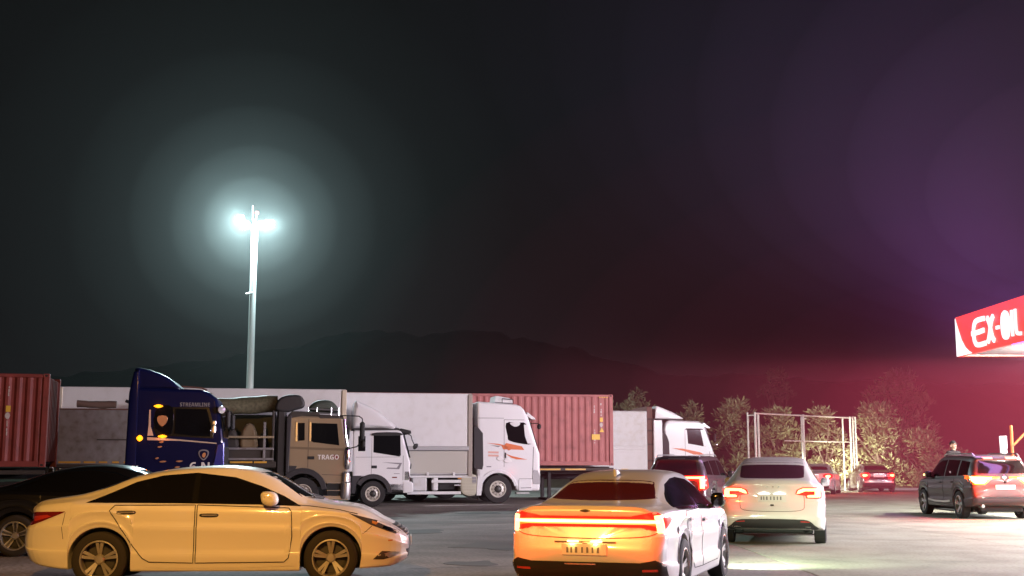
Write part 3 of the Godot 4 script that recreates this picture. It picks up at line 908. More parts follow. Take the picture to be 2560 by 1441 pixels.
	part(o, "lower_bumper", rear_patch(b, smooth_poly(P([-0.78, 0.28, -0.74, 0.38, -0.62, 0.465, -0.4, 0.48, 0.0, 0.485, 0.4, 0.48, 0.62, 0.465, 0.74, 0.38, 0.78, 0.28, 0.0, 0.27]), 3), 0.01, 0.03, 0.04), M.black_soft)
	for sd in [-1.0, 1.0]:
		part(o, "bumper_reflector", rear_patch(b, P([sd * 0.5, 0.43, sd * 0.5, 0.45, sd * 0.66, 0.44, sd * 0.66, 0.425]), 0.014, 0.01, 0.03), M.lamp_red_bright)
	for k in 3: part(o, "badge_letter", rear_patch(b, P([-0.09 + k * 0.1, 1.05, -0.09 + k * 0.1, 1.07, -0.06 + k * 0.1, 1.07, -0.06 + k * 0.1, 1.05]), 0.006, 0.008, 0.02), M.chrome)
	plate(o, b.rear.call(0.0, 0.86) + Vector3(-0.014, 0, 0), Vector3(-1, 0, 0), 0.52, 0.125)
	for sd in [-1.0, 1.0]:
		var lp: Vector3 = b.rear.call(sd * 0.14, 0.94) + Vector3(-0.015, 0, 0)
		part(o, "plate_lamp", Geo.new().prism(P([-0.12, 0.0, 0.0, 0.035, 0.12, 0.0, 0.1, -0.012, -0.1, -0.012]), 0, 0.02, 0.004).move(Transform3D(Basis(Vector3(0, 0, 1), Vector3.UP, Vector3(-1, 0, 0)), lp)), M.plate_white_glow)

func suv_spec(h: float, w: float) -> Dictionary:
	var s := sedan_spec()
	s.T = P([-2.36, h - 0.16, -2.33, h - 0.1, -2.2, h - 0.06, -1.6, h - 0.015, -0.8, h, 0.0, h, 0.4, h - 0.05, 0.75, h - 0.2, 1.3, 1.18, 1.45, 1.13, 1.9, 1.05, 2.15, 0.97, 2.34, 0.8])
	s.S = P([-2.36, 1.08, -2.1, 1.11, -1.6, 1.11, 0.0, 1.09, 1.2, 1.05, 1.75, 0.98, 2.1, 0.9, 2.34, 0.66])
	s.sill = P([-2.36, 0.42, -2.25, 0.36, -1.9, 0.32, -1.0, 0.28, 1.0, 0.28, 1.9, 0.3, 2.34, 0.38])
	s.W = P([-2.36, w - 0.11, -2.32, w - 0.06, -2.2, w - 0.025, -1.9, w - 0.005, -1.3, w, 0.0, w - 0.01, 1.4, w, 1.85, w - 0.04, 2.1, w - 0.11, 2.34, w - 0.32])
	s.Wr = P([-2.36, w - 0.3, -2.1, w - 0.27, -1.3, w - 0.25, 0.2, w - 0.26, 0.8, w - 0.25, 1.35, w - 0.18, 2.0, w - 0.2, 2.34, w - 0.45])
	s.rear_x = P([0.3, 0.14, 0.45, 0.02, 0.6, 0.0, 0.75, 0.05, 0.95, 0.06, 1.1, 0.08, 1.3, 0.2, h - 0.2, 0.34, h - 0.1, 0.3, h, 0.3])
	s.crown = 0.08
	s.axles = [-1.38, 1.38]
	s.wheel_r = 0.37
	s.arch = 0.41
	s.track = w - 0.12
	s.wheel_style = "blade"
	s.side_glass = [P([-1.95, 1.17, -1.85, h - 0.2, -1.3, h - 0.16, -1.3, 1.15]), P([-1.2, 1.15, -1.2, h - 0.155, -0.3, h - 0.14, -0.3, 1.13]), P([-0.22, 1.13, -0.22, h - 0.14, 0.2, h - 0.16, 0.6, h - 0.29, 0.95, 1.22, 1.0, 1.11])]
	s.rear_glass = P([-0.66, 1.17, -0.55, h - 0.14, 0.55, h - 0.14, 0.66, 1.17])
	s.windscreen = P([-0.7, 1.2, -0.58, h - 0.1, 0.58, h - 0.1, 0.7, 1.2])
	s.doors = [[P([-1.1, 1.09, -1.1, 0.75, -0.9, 0.42, -0.27, 0.38, -0.27, 1.09]), Vector2(-0.95, 0.98)], [P([-0.245, 1.09, -0.245, 0.38, 0.85, 0.39, 0.93, 0.6, 0.95, 1.02]), Vector2(-0.05, 0.96)]]
	s.mirror = Vector3(0.72, 1.16, w - 0.05)
	s.category = "suv"
	s.fine = 0.09
	return s

func build_dark_suv() -> void:
	var s := suv_spec(1.72, 0.95)
	var yaw := 68.0
	var h := Vector3(cos(deg_to_rad(yaw)), 0, -sin(deg_to_rad(yaw)))
	s.rear_glass_mat = M.glass_dark_glare
	var b := make_car("moving_car", s, Vector3(4.62, 0, -34.6) + h * 2.36, yaw, "dark SUV with lit corner-shaped tail lamp in front of white tractor unit", M.plum_paint)
	var o: Node3D = b.node
	for sd in [-1.0, 1.0]:
		var lens := part(o, "tail_lamp", rear_patch(b, P([sd * 0.08, 1.02, sd * 0.08, 1.14, sd * 0.89, 1.14, sd * 0.89, 0.74, sd * 0.7, 0.74, sd * 0.68, 1.0]), 0.008, 0.02, 0.03), M.tail_red)
		var l := Geo.new()
		rear_patch(b, P([sd * 0.1, 1.06, sd * 0.1, 1.11, sd * 0.84, 1.115, sd * 0.84, 1.05]), 0.02, 0.01, 0.03, l)
		rear_patch(b, P([sd * 0.74, 0.78, sd * 0.73, 1.06, sd * 0.85, 1.115, sd * 0.86, 0.78]), 0.021, 0.01, 0.03, l)
		part(lens, "corner_light", l, M.tail_hot)
		brake_light(o, b.rear.call(sd * 0.75, 1.02) + Vector3(-0.18, 0, 0), 0.7)
		part(o, "side_lamp_wrap", side_patch(b, sd > 0, P([-2.26, 0.76, -2.26, 1.08, -2.1, 1.06, -2.12, 0.8]), 0.006, 0.012, 0.03), M.tail_red)
		part(o, "roof_rail", Geo.new().tube([Vector3(-1.9, 1.66, sd * 0.62), Vector3(-1.75, 1.725, sd * 0.63), Vector3(0.1, 1.74, sd * 0.64), Vector3(0.3, 1.69, sd * 0.63)], 0.018, 6), M.chrome_dull)
	part(o, "brake_strip", rear_patch(b, P([-0.25, 1.615, -0.25, 1.63, 0.25, 1.63, 0.25, 1.615]), 0.012, 0.015, 0.03), M.chrome_dull)
	part(o, "lower_bumper", rear_patch(b, P([-0.88, 0.36, -0.88, 0.6, 0.88, 0.6, 0.88, 0.36]), 0.01, 0.03, 0.05), M.black_soft)
	plate(o, b.rear.call(0.0, 0.82) + Vector3(-0.016, 0, 0), Vector3(-1, 0, 0))

func build_grey_suv() -> void:
	var s := suv_spec(1.73, 0.93)
	s.rear_glass = P([-0.68, 1.22, -0.56, 1.56, 0.56, 1.56, 0.68, 1.22])
	var b := make_car("moving_car", s, Vector3(13.1, 0, -32.3 - 2.36), 90.5, "grey SUV with amber hazard lamps at the right edge", M.grey_paint)
	var o: Node3D = b.node
	for sd in [-1.0, 1.0]:
		var lens := part(o, "tail_lamp", rear_patch(b, P([sd * 0.12, 1.08, sd * 0.12, 1.14, sd * 0.9, 1.17, sd * 0.89, 1.0, sd * 0.84, 0.92, sd * 0.52, 0.93, sd * 0.35, 1.07]), 0.008, 0.02, 0.03), M.tail_orange)
		var l := Geo.new()
		rear_patch(b, P([sd * 0.34, 1.1, sd * 0.34, 1.115, sd * 0.86, 1.145, sd * 0.86, 1.02, sd * 0.8, 0.95, sd * 0.55, 0.96, sd * 0.46, 1.06]), 0.02, 0.01, 0.03, l)
		part(lens, "hazard_light", l, M.amber_hot)
		brake_light(o, b.rear.call(sd * 0.7, 1.05) + Vector3(-0.2, 0, 0), 2.5, true)
		brake_light(o, b.rear.call(sd * 0.7, 1.02) + Vector3(-0.24, 0.05, 0), 6.0)
		part(o, "high_brake_lamp", rear_patch(b, P([sd * 0.18, 1.6, sd * 0.18, 1.66, sd * 0.44, 1.655, sd * 0.42, 1.6]), 0.012, 0.02, 0.03), M.tail_red_hot)
		part(o, "roof_rail", Geo.new().tube([Vector3(-1.9, 1.67, sd * 0.6), Vector3(-1.75, 1.745, sd * 0.61), Vector3(0.1, 1.76, sd * 0.62), Vector3(0.3, 1.7, sd * 0.61)], 0.02, 6), M.chrome_dull)
		part(o, "exhaust_pipe", Geo.new().cyl(Vector3(-2.3, 0.36, sd * 0.6), Vector3(-2.0, 0.36, sd * 0.6), 0.045), M.chrome_dull)
		part(o, "sill_moulding", side_strip(b, sd > 0, P([-0.8, 0.46, -0.3, 0.43, 0.4, 0.43, 0.9, 0.47]), 0.05, 0.014), M.chrome_dull)
		part(o, "indicator", Geo.new().box(Vector3(0.78, 1.16, sd * 1.06), Vector3(0.08, 0.05, 0.03), 0.01), M.amber_hot)
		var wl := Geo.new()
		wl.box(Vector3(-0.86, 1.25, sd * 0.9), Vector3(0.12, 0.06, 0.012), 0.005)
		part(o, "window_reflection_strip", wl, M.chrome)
	part(o, "badge", rear_patch(b, smooth_poly(P([-0.05, 1.13, 0.0, 1.19, 0.05, 1.13, 0.0, 1.07])), 0.012, 0.012, 0.02), M.chrome)
	part(o, "boot_trim", rear_patch(b, P([-0.42, 0.915, -0.38, 0.945, 0.38, 0.945, 0.42, 0.915]), 0.012, 0.015, 0.04), M.black_soft)
	part(o, "lower_bumper", rear_patch(b, P([-0.86, 0.4, -0.86, 0.56, 0.86, 0.56, 0.86, 0.4]), 0.01, 0.03, 0.05), M.black_soft)
	part(o, "bumper_trim", rear_patch(b, P([-0.66, 0.575, -0.66, 0.6, 0.66, 0.6, 0.66, 0.575]), 0.012, 0.02, 0.05), M.chrome)
	plate(o, b.rear.call(0.0, 0.86) + Vector3(-0.016, 0, 0), Vector3(-1, 0, 0))

func build_far_cars() -> void:
	var s := sedan_spec()
	s.fine = 0.12
	s.sub = 3
	s.side_glass = [P([-1.5, 1.03, -1.0, 1.25, -0.3, 1.36, 0.17, 1.31, 0.74, 1.095, 0.74, 1.0])]
	s.rear_glass = P([-0.62, 1.17, -0.46, 1.37, 0.46, 1.37, 0.62, 1.17])
	s.windscreen = P([-0.66, 1.08, -0.5, 1.385, 0.5, 1.385, 0.66, 1.08])
	for c in [[Vector3(18.95, 0, -64.2), 84.0, "dark sedan with red tail lamps beside the ladder of the pipe frame", M.plum_paint, 0.86], [Vector3(15.1, 0, -59.8), 70.0, "silver sedan, tail lamp lit, peeping out right of the white crossover", M.silver_paint, 0.95]]:
		var b := make_car("distant_car", s, c[0], c[1], c[2], c[3])
		var o: Node3D = b.node
		for sd in [-1.0, 1.0]:
			var lens := part(o, "tail_lamp", rear_patch(b, smooth_poly(P([sd * 0.44, 0.9, sd * 0.55, 0.98, sd * 0.82, 0.97, sd * 0.85, 0.82, sd * 0.7, 0.74, sd * 0.52, 0.76])), 0.01, 0.02, 0.04), M.tail_red)
			part(lens, "lamp_core", rear_patch(b, smooth_poly(P([sd * 0.56, 0.86, sd * 0.6, 0.92, sd * 0.76, 0.92, sd * 0.78, 0.84, sd * 0.68, 0.8])), 0.022, 0.01, 0.04), M.tail_hot)
			part(o, "headlight", side_patch(b, sd > 0, P([1.7, 0.84, 1.95, 0.78, 2.2, 0.65, 2.06, 0.64, 1.88, 0.72]), 0.006, 0.012, 0.04), M.head_lit)
			spot(o, Vector3(2.42, 0.66, sd * 0.62), Vector3(8.0, 2.1, sd * 1.6), Color(1.0, 1.0, 0.9), 48.0, 60.0, 1.0)  # beams added and aimed upward to brighten the bushes
			brake_light(o, b.rear.call(sd * 0.68, 0.86) + Vector3(-0.2, 0, 0), 1.6)
			part(o, "plate_lamp", rear_patch(b, P([sd * 0.02, 0.93, sd * 0.02, 0.96, sd * 0.26, 0.95, sd * 0.26, 0.93]), 0.016, 0.02, 0.04), M.plate_white_glow)
		part(o, "lower_bumper", rear_patch(b, P([-0.7, 0.3, -0.7, 0.42, 0.7, 0.42, 0.7, 0.3]), 0.01, 0.02, 0.05), M.black_soft)
		part(o, "bumper_trim", rear_patch(b, P([-0.72, 0.5, -0.72, 0.58, 0.72, 0.58, 0.72, 0.5]), 0.012, 0.02, 0.05), M.silver_paint)
		plate(o, b.rear.call(0.0, 0.84) + Vector3(-0.03, 0, 0), Vector3(-1, 0, 0))

# ---------------------------------------------------------------- lorries
# Their own axes: x ahead from the front wheel, y up, z = 0 the side towards the camera.
func decal(parent: Node, n: String, p: Array, z: float, m: Material, t := 0.006) -> MeshInstance3D:
	return part(parent, n, Geo.new().prism(P(p), z, z + t), m)

func lettering(parent: Node, n: String, text: String, at: Vector3, h: float, m: Material, basis := Basis.IDENTITY, squash := 1.0) -> MeshInstance3D:
	var t := TextMesh.new()
	var f := SystemFont.new()
	f.font_names = PackedStringArray(["Droid Sans"])
	f.font_weight = 700
	t.font = f
	t.text = text
	t.font_size = 64
	t.pixel_size = h / 46.0
	t.depth = 0.008
	t.horizontal_alignment = HORIZONTAL_ALIGNMENT_CENTER
	var o := part(parent, n, t, m)
	o.transform = Transform3D(basis * Basis.from_scale(Vector3(squash, 1, 1)), at)
	return o

func axle(o: Node3D, x: float, r: float, width: float, twin := false) -> void:
	wheel(o, Vector3(x, r, -0.17), r, 0.29, "truck", true)
	wheel(o, Vector3(x, r, -width + 0.17), r, 0.29, "truck", false)
	part(o, "axle_beam", Geo.new().cyl(Vector3(x, r, -0.3), Vector3(x, r, -width + 0.3), 0.09), M.black)
	if twin: pass

func wedge_arch(r: float, cy: float, a0: float, a1: float, n := 12) -> PackedVector2Array:
	var p := PackedVector2Array()
	for i in n + 1:
		var a := deg_to_rad(lerpf(a0, a1, float(i) / n))
		p.append(Vector2(r * cos(a), cy + r * sin(a)))
	return p

func fender(r0: float, r1: float, cy: float, a0: float, a1: float) -> PackedVector2Array:
	var p := wedge_arch(r1, cy, a0, a1)
	p.append_array(wedge_arch(r0, cy, a1, a0))
	return p

func frame_rails(o: Node3D, x0: float, x1: float, y := 0.85) -> void:
	var g := Geo.new()
	for z in [-0.82, -1.68]: g.box(Vector3((x0 + x1) * 0.5, y, z), Vector3(x1 - x0, 0.26, 0.09), 0.01)
	var x := x0 + 0.4
	while x < x1:
		g.box(Vector3(x, y, -1.25), Vector3(0.1, 0.16, 0.8))
		x += 1.3
	part(o, "chassis_frame", g, M.black)

func hang_mirror(o: Node3D, at: Vector3, h := 0.42) -> void:
	var m := part(o, "wing_mirror", Geo.new().box(at, Vector3(0.14, h, 0.2), 0.05), M.black)
	part(m, "mirror_arm", Geo.new().tube([at + Vector3(-0.32, h * 0.62, -0.2), at + Vector3(-0.05, h * 0.62, -0.05), at + Vector3(0.0, h * 0.4, 0.0)], 0.018, 6), M.black)

# Box body of a lorry with drop sides below and a wing panel above.
func wing_body(o: Node3D, x0: float, x1: float, y0: float, y1: float, yd: float, post: Material) -> void:
	var w := 2.5
	part(o, "box_core", Geo.new().box(Vector3((x0 + x1) * 0.5, (y0 + y1) * 0.5, -w * 0.5), Vector3(x1 - x0 - 0.1, y1 - y0 - 0.04, w - 0.06), 0.02), M.box_white)
	part(o, "wing_panel", Geo.new().box(Vector3((x0 + x1) * 0.5 - 0.06, (yd + y1) * 0.5 + 0.02, -0.02), Vector3(x1 - x0 - 0.26, y1 - yd - 0.05, 0.05), 0.015), M.box_white)
	part(o, "top_rail", Geo.new().box(Vector3((x0 + x1) * 0.5, y1 - 0.02, -0.05), Vector3(x1 - x0, 0.07, 0.12), 0.02), M.box_white)
	var n := int((x1 - x0) / 2.3)
	for i in n:
		var a := x0 + 0.12 + (x1 - x0 - 0.3) * i / n
		var b := x0 + 0.12 + (x1 - x0 - 0.3) * (i + 1) / n
		var dp := part(o, "drop_side", Geo.new().box(Vector3((a + b) * 0.5, (y0 + yd) * 0.5 + 0.04, -0.015), Vector3(b - a - 0.03, yd - y0 - 0.14, 0.05), 0.012), M.drop_side)
		var hg := Geo.new()
		for t in 3: hg.box(Vector3(lerpf(a, b, (t + 0.5) / 3.0), y0 + 0.09, 0.015), Vector3(0.09, 0.12, 0.04), 0.01)
		part(dp, "hinge", hg, M.box_white)
		var rb := Geo.new()
		for t in 2: rb.box(Vector3((a + b) * 0.5, lerpf(y0, yd, 0.34 + 0.33 * t), 0.012), Vector3(b - a - 0.1, 0.02, 0.012))
		part(dp, "rib", rb, M.drop_side)
	part(o, "bottom_rail", Geo.new().box(Vector3((x0 + x1) * 0.5, y0, -0.04), Vector3(x1 - x0, 0.09, 0.1), 0.015), M.box_white)
	part(o, "middle_rail", Geo.new().box(Vector3((x0 + x1) * 0.5, yd + 0.06, 0.0), Vector3(x1 - x0 - 0.2, 0.16, 0.06), 0.012), M.band_grey)
	part(o, "dark_gap", Geo.new().box(Vector3((x0 + x1) * 0.5, yd - 0.035, -0.008), Vector3(x1 - x0 - 0.2, 0.025, 0.05)), M.seam)  # dark line between the panels
	part(o, "dark_gap", Geo.new().box(Vector3((x0 + x1) * 0.5, y0 + 0.06, -0.008), Vector3(x1 - x0 - 0.2, 0.035, 0.05)), M.seam)
	part(o, "front_post", Geo.new().box(Vector3(x1 - 0.06, (y0 + y1) * 0.5, -0.02), Vector3(0.16, y1 - y0, 0.09), 0.015), post)
	part(o, "rear_post", Geo.new().box(Vector3(x0 + 0.05, (y0 + y1) * 0.5, -0.02), Vector3(0.1, y1 - y0, 0.09), 0.015), post)

func build_large_white_lorry() -> void:
	var o := thing("box_lorry", "large white cab lorry with orange stripes and a white box body", "lorry", Vector3(-0.52, 0, -45.4), 10.0, "lorries parked side by side")
	frame_rails(o, -9.0, 1.3)
	part(o, "under_shade_sheet", Geo.new().box(Vector3(-3.4, 0.62, -2.38), Vector3(4.8, 0.7, 0.06), 0.02), M.black)  # black sheet added to darken the ground seen beneath
	for x in [0.0, -6.4, -7.7]: axle(o, x, 0.53, 2.5)
	var pr := P([-0.8, 0.62, -0.72, 0.62]) 
	pr.append_array(wedge_arch(0.66, 0.53, 178, 2, 14))
	pr.append_array(P([0.72, 0.46, 1.56, 0.46, 1.6, 0.55, 1.62, 0.9, 1.6, 1.85, 1.5, 2.12, 1.17, 3.18, 1.0, 3.5, 0.88, 3.62, 0.7, 3.69, -0.74, 3.79, -0.8, 3.74]))
	var cab := part(o, "cab", Geo.new().prism(pr, -2.5, 0.0, 0.09, 3), M.truck_white, 28.0)
	part(cab, "door_gap", Geo.new().prism(P([0.22, 1.35, 0.235, 1.35, 0.235, 3.12, 0.22, 3.12]), -0.002, 0.003), M.seam)
	decal(o, "door_top_gap", [0.22, 3.1, 0.22, 3.115, 1.0, 3.115, 1.0, 3.1], -0.002, M.seam, 0.005)
	decal(o, "panel_gap", [-0.78, 3.16, -0.78, 3.175, 0.22, 3.175, 0.22, 3.16], -0.002, M.seam, 0.004)
	decal(o, "corner_panel_gap", [1.3, 0.9, 1.32, 0.9, 1.36, 2.1, 1.34, 2.1], -0.002, M.seam, 0.006)
	decal(o, "bumper_gap", [0.8, 0.9, 0.8, 0.915, 1.3, 0.915, 1.3, 0.9], -0.002, M.seam, 0.005)
	part(o, "door_window", Geo.new().prism(smooth_poly(P([0.3, 2.98, 0.75, 3.0, 1.06, 2.96, 1.2, 2.45, 1.26, 2.2, 0.85, 2.22, 0.42, 2.33, 0.36, 2.5]), 3), -0.02, 0.006, 0.004, 1, false), M.glass)
	part(o, "window_corner_panel", Geo.new().prism(P([0.98, 2.93, 1.1, 2.93, 1.33, 2.2, 1.12, 2.22, 1.02, 2.5]), -0.01, 0.012, 0.004, 1, false), M.truck_white)
	part(o, "sun_blind", Geo.new().prism(smooth_poly(P([0.46, 3.0, 0.82, 3.0, 0.8, 2.9, 0.66, 2.85, 0.52, 2.9]), 3), -0.01, 0.012, 0.003, 1, false), M.box_white)
	part(o, "windscreen", Geo.new().prism(P([1.46, 2.14, 1.14, 3.18, 1.19, 3.19, 1.515, 2.14]), -2.42, -0.06), M.glass)
	part(o, "sun_visor", Geo.new().prism(P([1.05, 3.3, 1.14, 3.4, 1.42, 3.18, 1.44, 3.12, 1.3, 3.12]), -2.4, -0.05, 0.02), M.truck_white)
	part(o, "roof_air_unit", Geo.new().prism(P([-0.1, 3.78, -0.05, 4.02, 0.05, 4.03, 0.5, 3.95, 0.62, 3.88, 0.64, 3.74]), -1.6, -0.4, 0.06, 2), M.truck_white)
	part(o, "roof_rail", Geo.new().tube([Vector3(0.2, 3.74, -0.3), Vector3(0.2, 3.92, -0.3), Vector3(0.62, 3.88, -0.3), Vector3(0.62, 3.72, -0.3)], 0.014, 6), M.black)
	part(o, "side_flap", Geo.new().prism(P([-0.92, 1.3, -0.92, 2.86, -0.78, 2.84, -0.58, 2.6, -0.56, 1.42, -0.6, 1.25]), -0.25, 0.012, 0.01, 1, false), M.plum_black)
	var hr := part(o, "front_fender", Geo.new().prism(fender(0.63, 0.76, 0.5, 172, 12), -0.3, 0.03, 0.015), M.truck_white)
	part(hr, "mud_guard", Geo.new().prism(P([-0.78, 1.02, -0.56, 1.02, -0.64, 0.3, -0.82, 0.3]), -0.3, 0.025, 0.01), M.truck_white)
	part(o, "step_panel", Geo.new().prism(P([0.78, 0.47, 0.78, 0.88, 1.28, 0.88, 1.28, 0.47]), -0.02, 0.02, 0.01), M.truck_white)
	decal(o, "step_slot", [0.86, 0.56, 0.86, 0.58, 1.26, 0.59, 1.26, 0.57], 0.02, M.black, 0.004)
	part(o, "head_lamp", Geo.new().prism(P([1.32, 0.72, 1.3, 1.1, 1.36, 1.24, 1.52, 1.22, 1.6, 1.0, 1.6, 0.7]), -0.03, 0.018, 0.012), M.lamp_clear)
	part(o, "front_step", Geo.new().box(Vector3(0.95, 0.38, -0.2), Vector3(0.5, 0.06, 0.3), 0.015), M.box_grey)
	part(o, "door_handle", Geo.new().box(Vector3(0.28, 1.78, 0.012), Vector3(0.05, 0.2, 0.02), 0.006), M.seam)
	for c in [[0.06, 1.66, 0.13], [0.36, 1.58, 0.16]]:
		part(o, "lamp_glint", Geo.new().prism(smooth_poly(P([c[0] - c[2], c[1], c[0], c[1] + 0.1, c[0] + c[2], c[1] - 0.02, c[0], c[1] - 0.09])), 0.0, 0.03, 0.012), M.white_glint)  # white lamp reflections on the cab, built as glossy pieces
	for p in [[-0.45, 2.24, 0.0, 2.21, 0.32, 2.14, 0.42, 2.0, 0.2, 2.0, 0.12, 2.14], [0.2, 2.1, 0.3, 2.24, 0.9, 2.12, 1.0, 1.98, 0.5, 2.0, 0.4, 1.96], [0.26, 1.85, 0.52, 1.76, 1.12, 1.62, 0.7, 1.63, 0.52, 1.68]]:
		decal(o, "orange_stripe", p, 0.003, M.orange_decal, 0.004)
	decal(o, "grey_stripe", [-0.3, 2.16, 0.1, 2.13, 0.0, 2.08], 0.003, M.grey_decal, 0.003)
	for k in 2: decal(o, "orange_marking", [-0.38, 1.86 - k * 0.12, -0.38, 1.93 - k * 0.12, 0.02, 1.92 - k * 0.12, 0.02, 1.85 - k * 0.12], 0.003, M.orange_pale, 0.003)
	decal(o, "grey_marking", [-0.44, 1.34, -0.44, 1.38, -0.26, 1.38, -0.26, 1.34], 0.003, M.grey_decal, 0.003)
	hang_mirror(o, Vector3(1.58, 2.86, -0.05), 0.2)
	hang_mirror(o, Vector3(1.52, 2.9, -2.45), 0.3)
	wing_body(o, -10.1, -1.0, 1.0, 4.06, 1.98, M.weathered_post)
	# underneath: tool box, guard rails, fuel tank
	part(o, "underbed_shade", Geo.new().box(Vector3(-5.0, 0.68, -0.82), Vector3(8.4, 0.66, 0.04)), M.black)  # black sheet standing for the shade under the bed
	part(o, "tool_box", Geo.new().box(Vector3(-2.95, 0.74, -0.3), Vector3(0.58, 0.6, 0.5), 0.06), M.box_grey)
	part(o, "tool_box", Geo.new().box(Vector3(-2.35, 0.78, -0.3), Vector3(0.2, 0.6, 0.5), 0.04), M.box_white)
	part(o, "shade_box", Geo.new().box(Vector3(-2.2, 0.7, -1.25), Vector3(2.9, 0.62, 1.0), 0.05), M.black)  # black box added to darken the open gap in the frame
	part(o, "battery_box", Geo.new().box(Vector3(-1.9, 0.75, -0.5), Vector3(0.6, 0.5, 0.5), 0.03), M.black)
	for y in [0.82, 0.4]: part(o, "guard_rail", Geo.new().box(Vector3(-1.95 if y > 0.6 else -2.4, y, -0.02), Vector3(1.1 if y > 0.6 else 2.0, 0.11, 0.05), 0.012), M.box_white)
	part(o, "air_pipe", Geo.new().box(Vector3(-1.5, 0.68, -0.05), Vector3(0.28, 0.04, 0.06), 0.01), M.box_white)
	var tk := part(o, "fuel_tank", Geo.new().prism(P([-1.36, 1.02, -1.42, 0.85, -1.42, 0.5, -1.32, 0.34, -1.1, 0.26, -0.86, 0.3, -0.76, 0.45, -0.74, 0.85, -0.82, 1.05, -1.0, 1.1, -1.2, 1.1]), -0.8, 0.0, 0.06, 2), M.tank_alloy)
	var rb := Geo.new()
	for k in 6: rb.box(Vector3(-1.1, 0.42 + k * 0.115, 0.004), Vector3(0.52, 0.022, 0.014), 0.004)
	part(tk, "tank_rib", rb, M.tank_alloy)
	part(tk, "tank_vent", Geo.new().box(Vector3(-0.9, 0.86, 0.004), Vector3(0.16, 0.24, 0.012)), M.grey_decal)
	part(o, "mud_flap", Geo.new().box(Vector3(-0.74, 0.3, -0.15), Vector3(0.02, 0.35, 0.3)), M.black)
	part(o, "marker_lamp", Geo.new().box(Vector3(-1.45, 0.93, -0.02), Vector3(0.14, 0.07, 0.03), 0.01), M.amber_off)

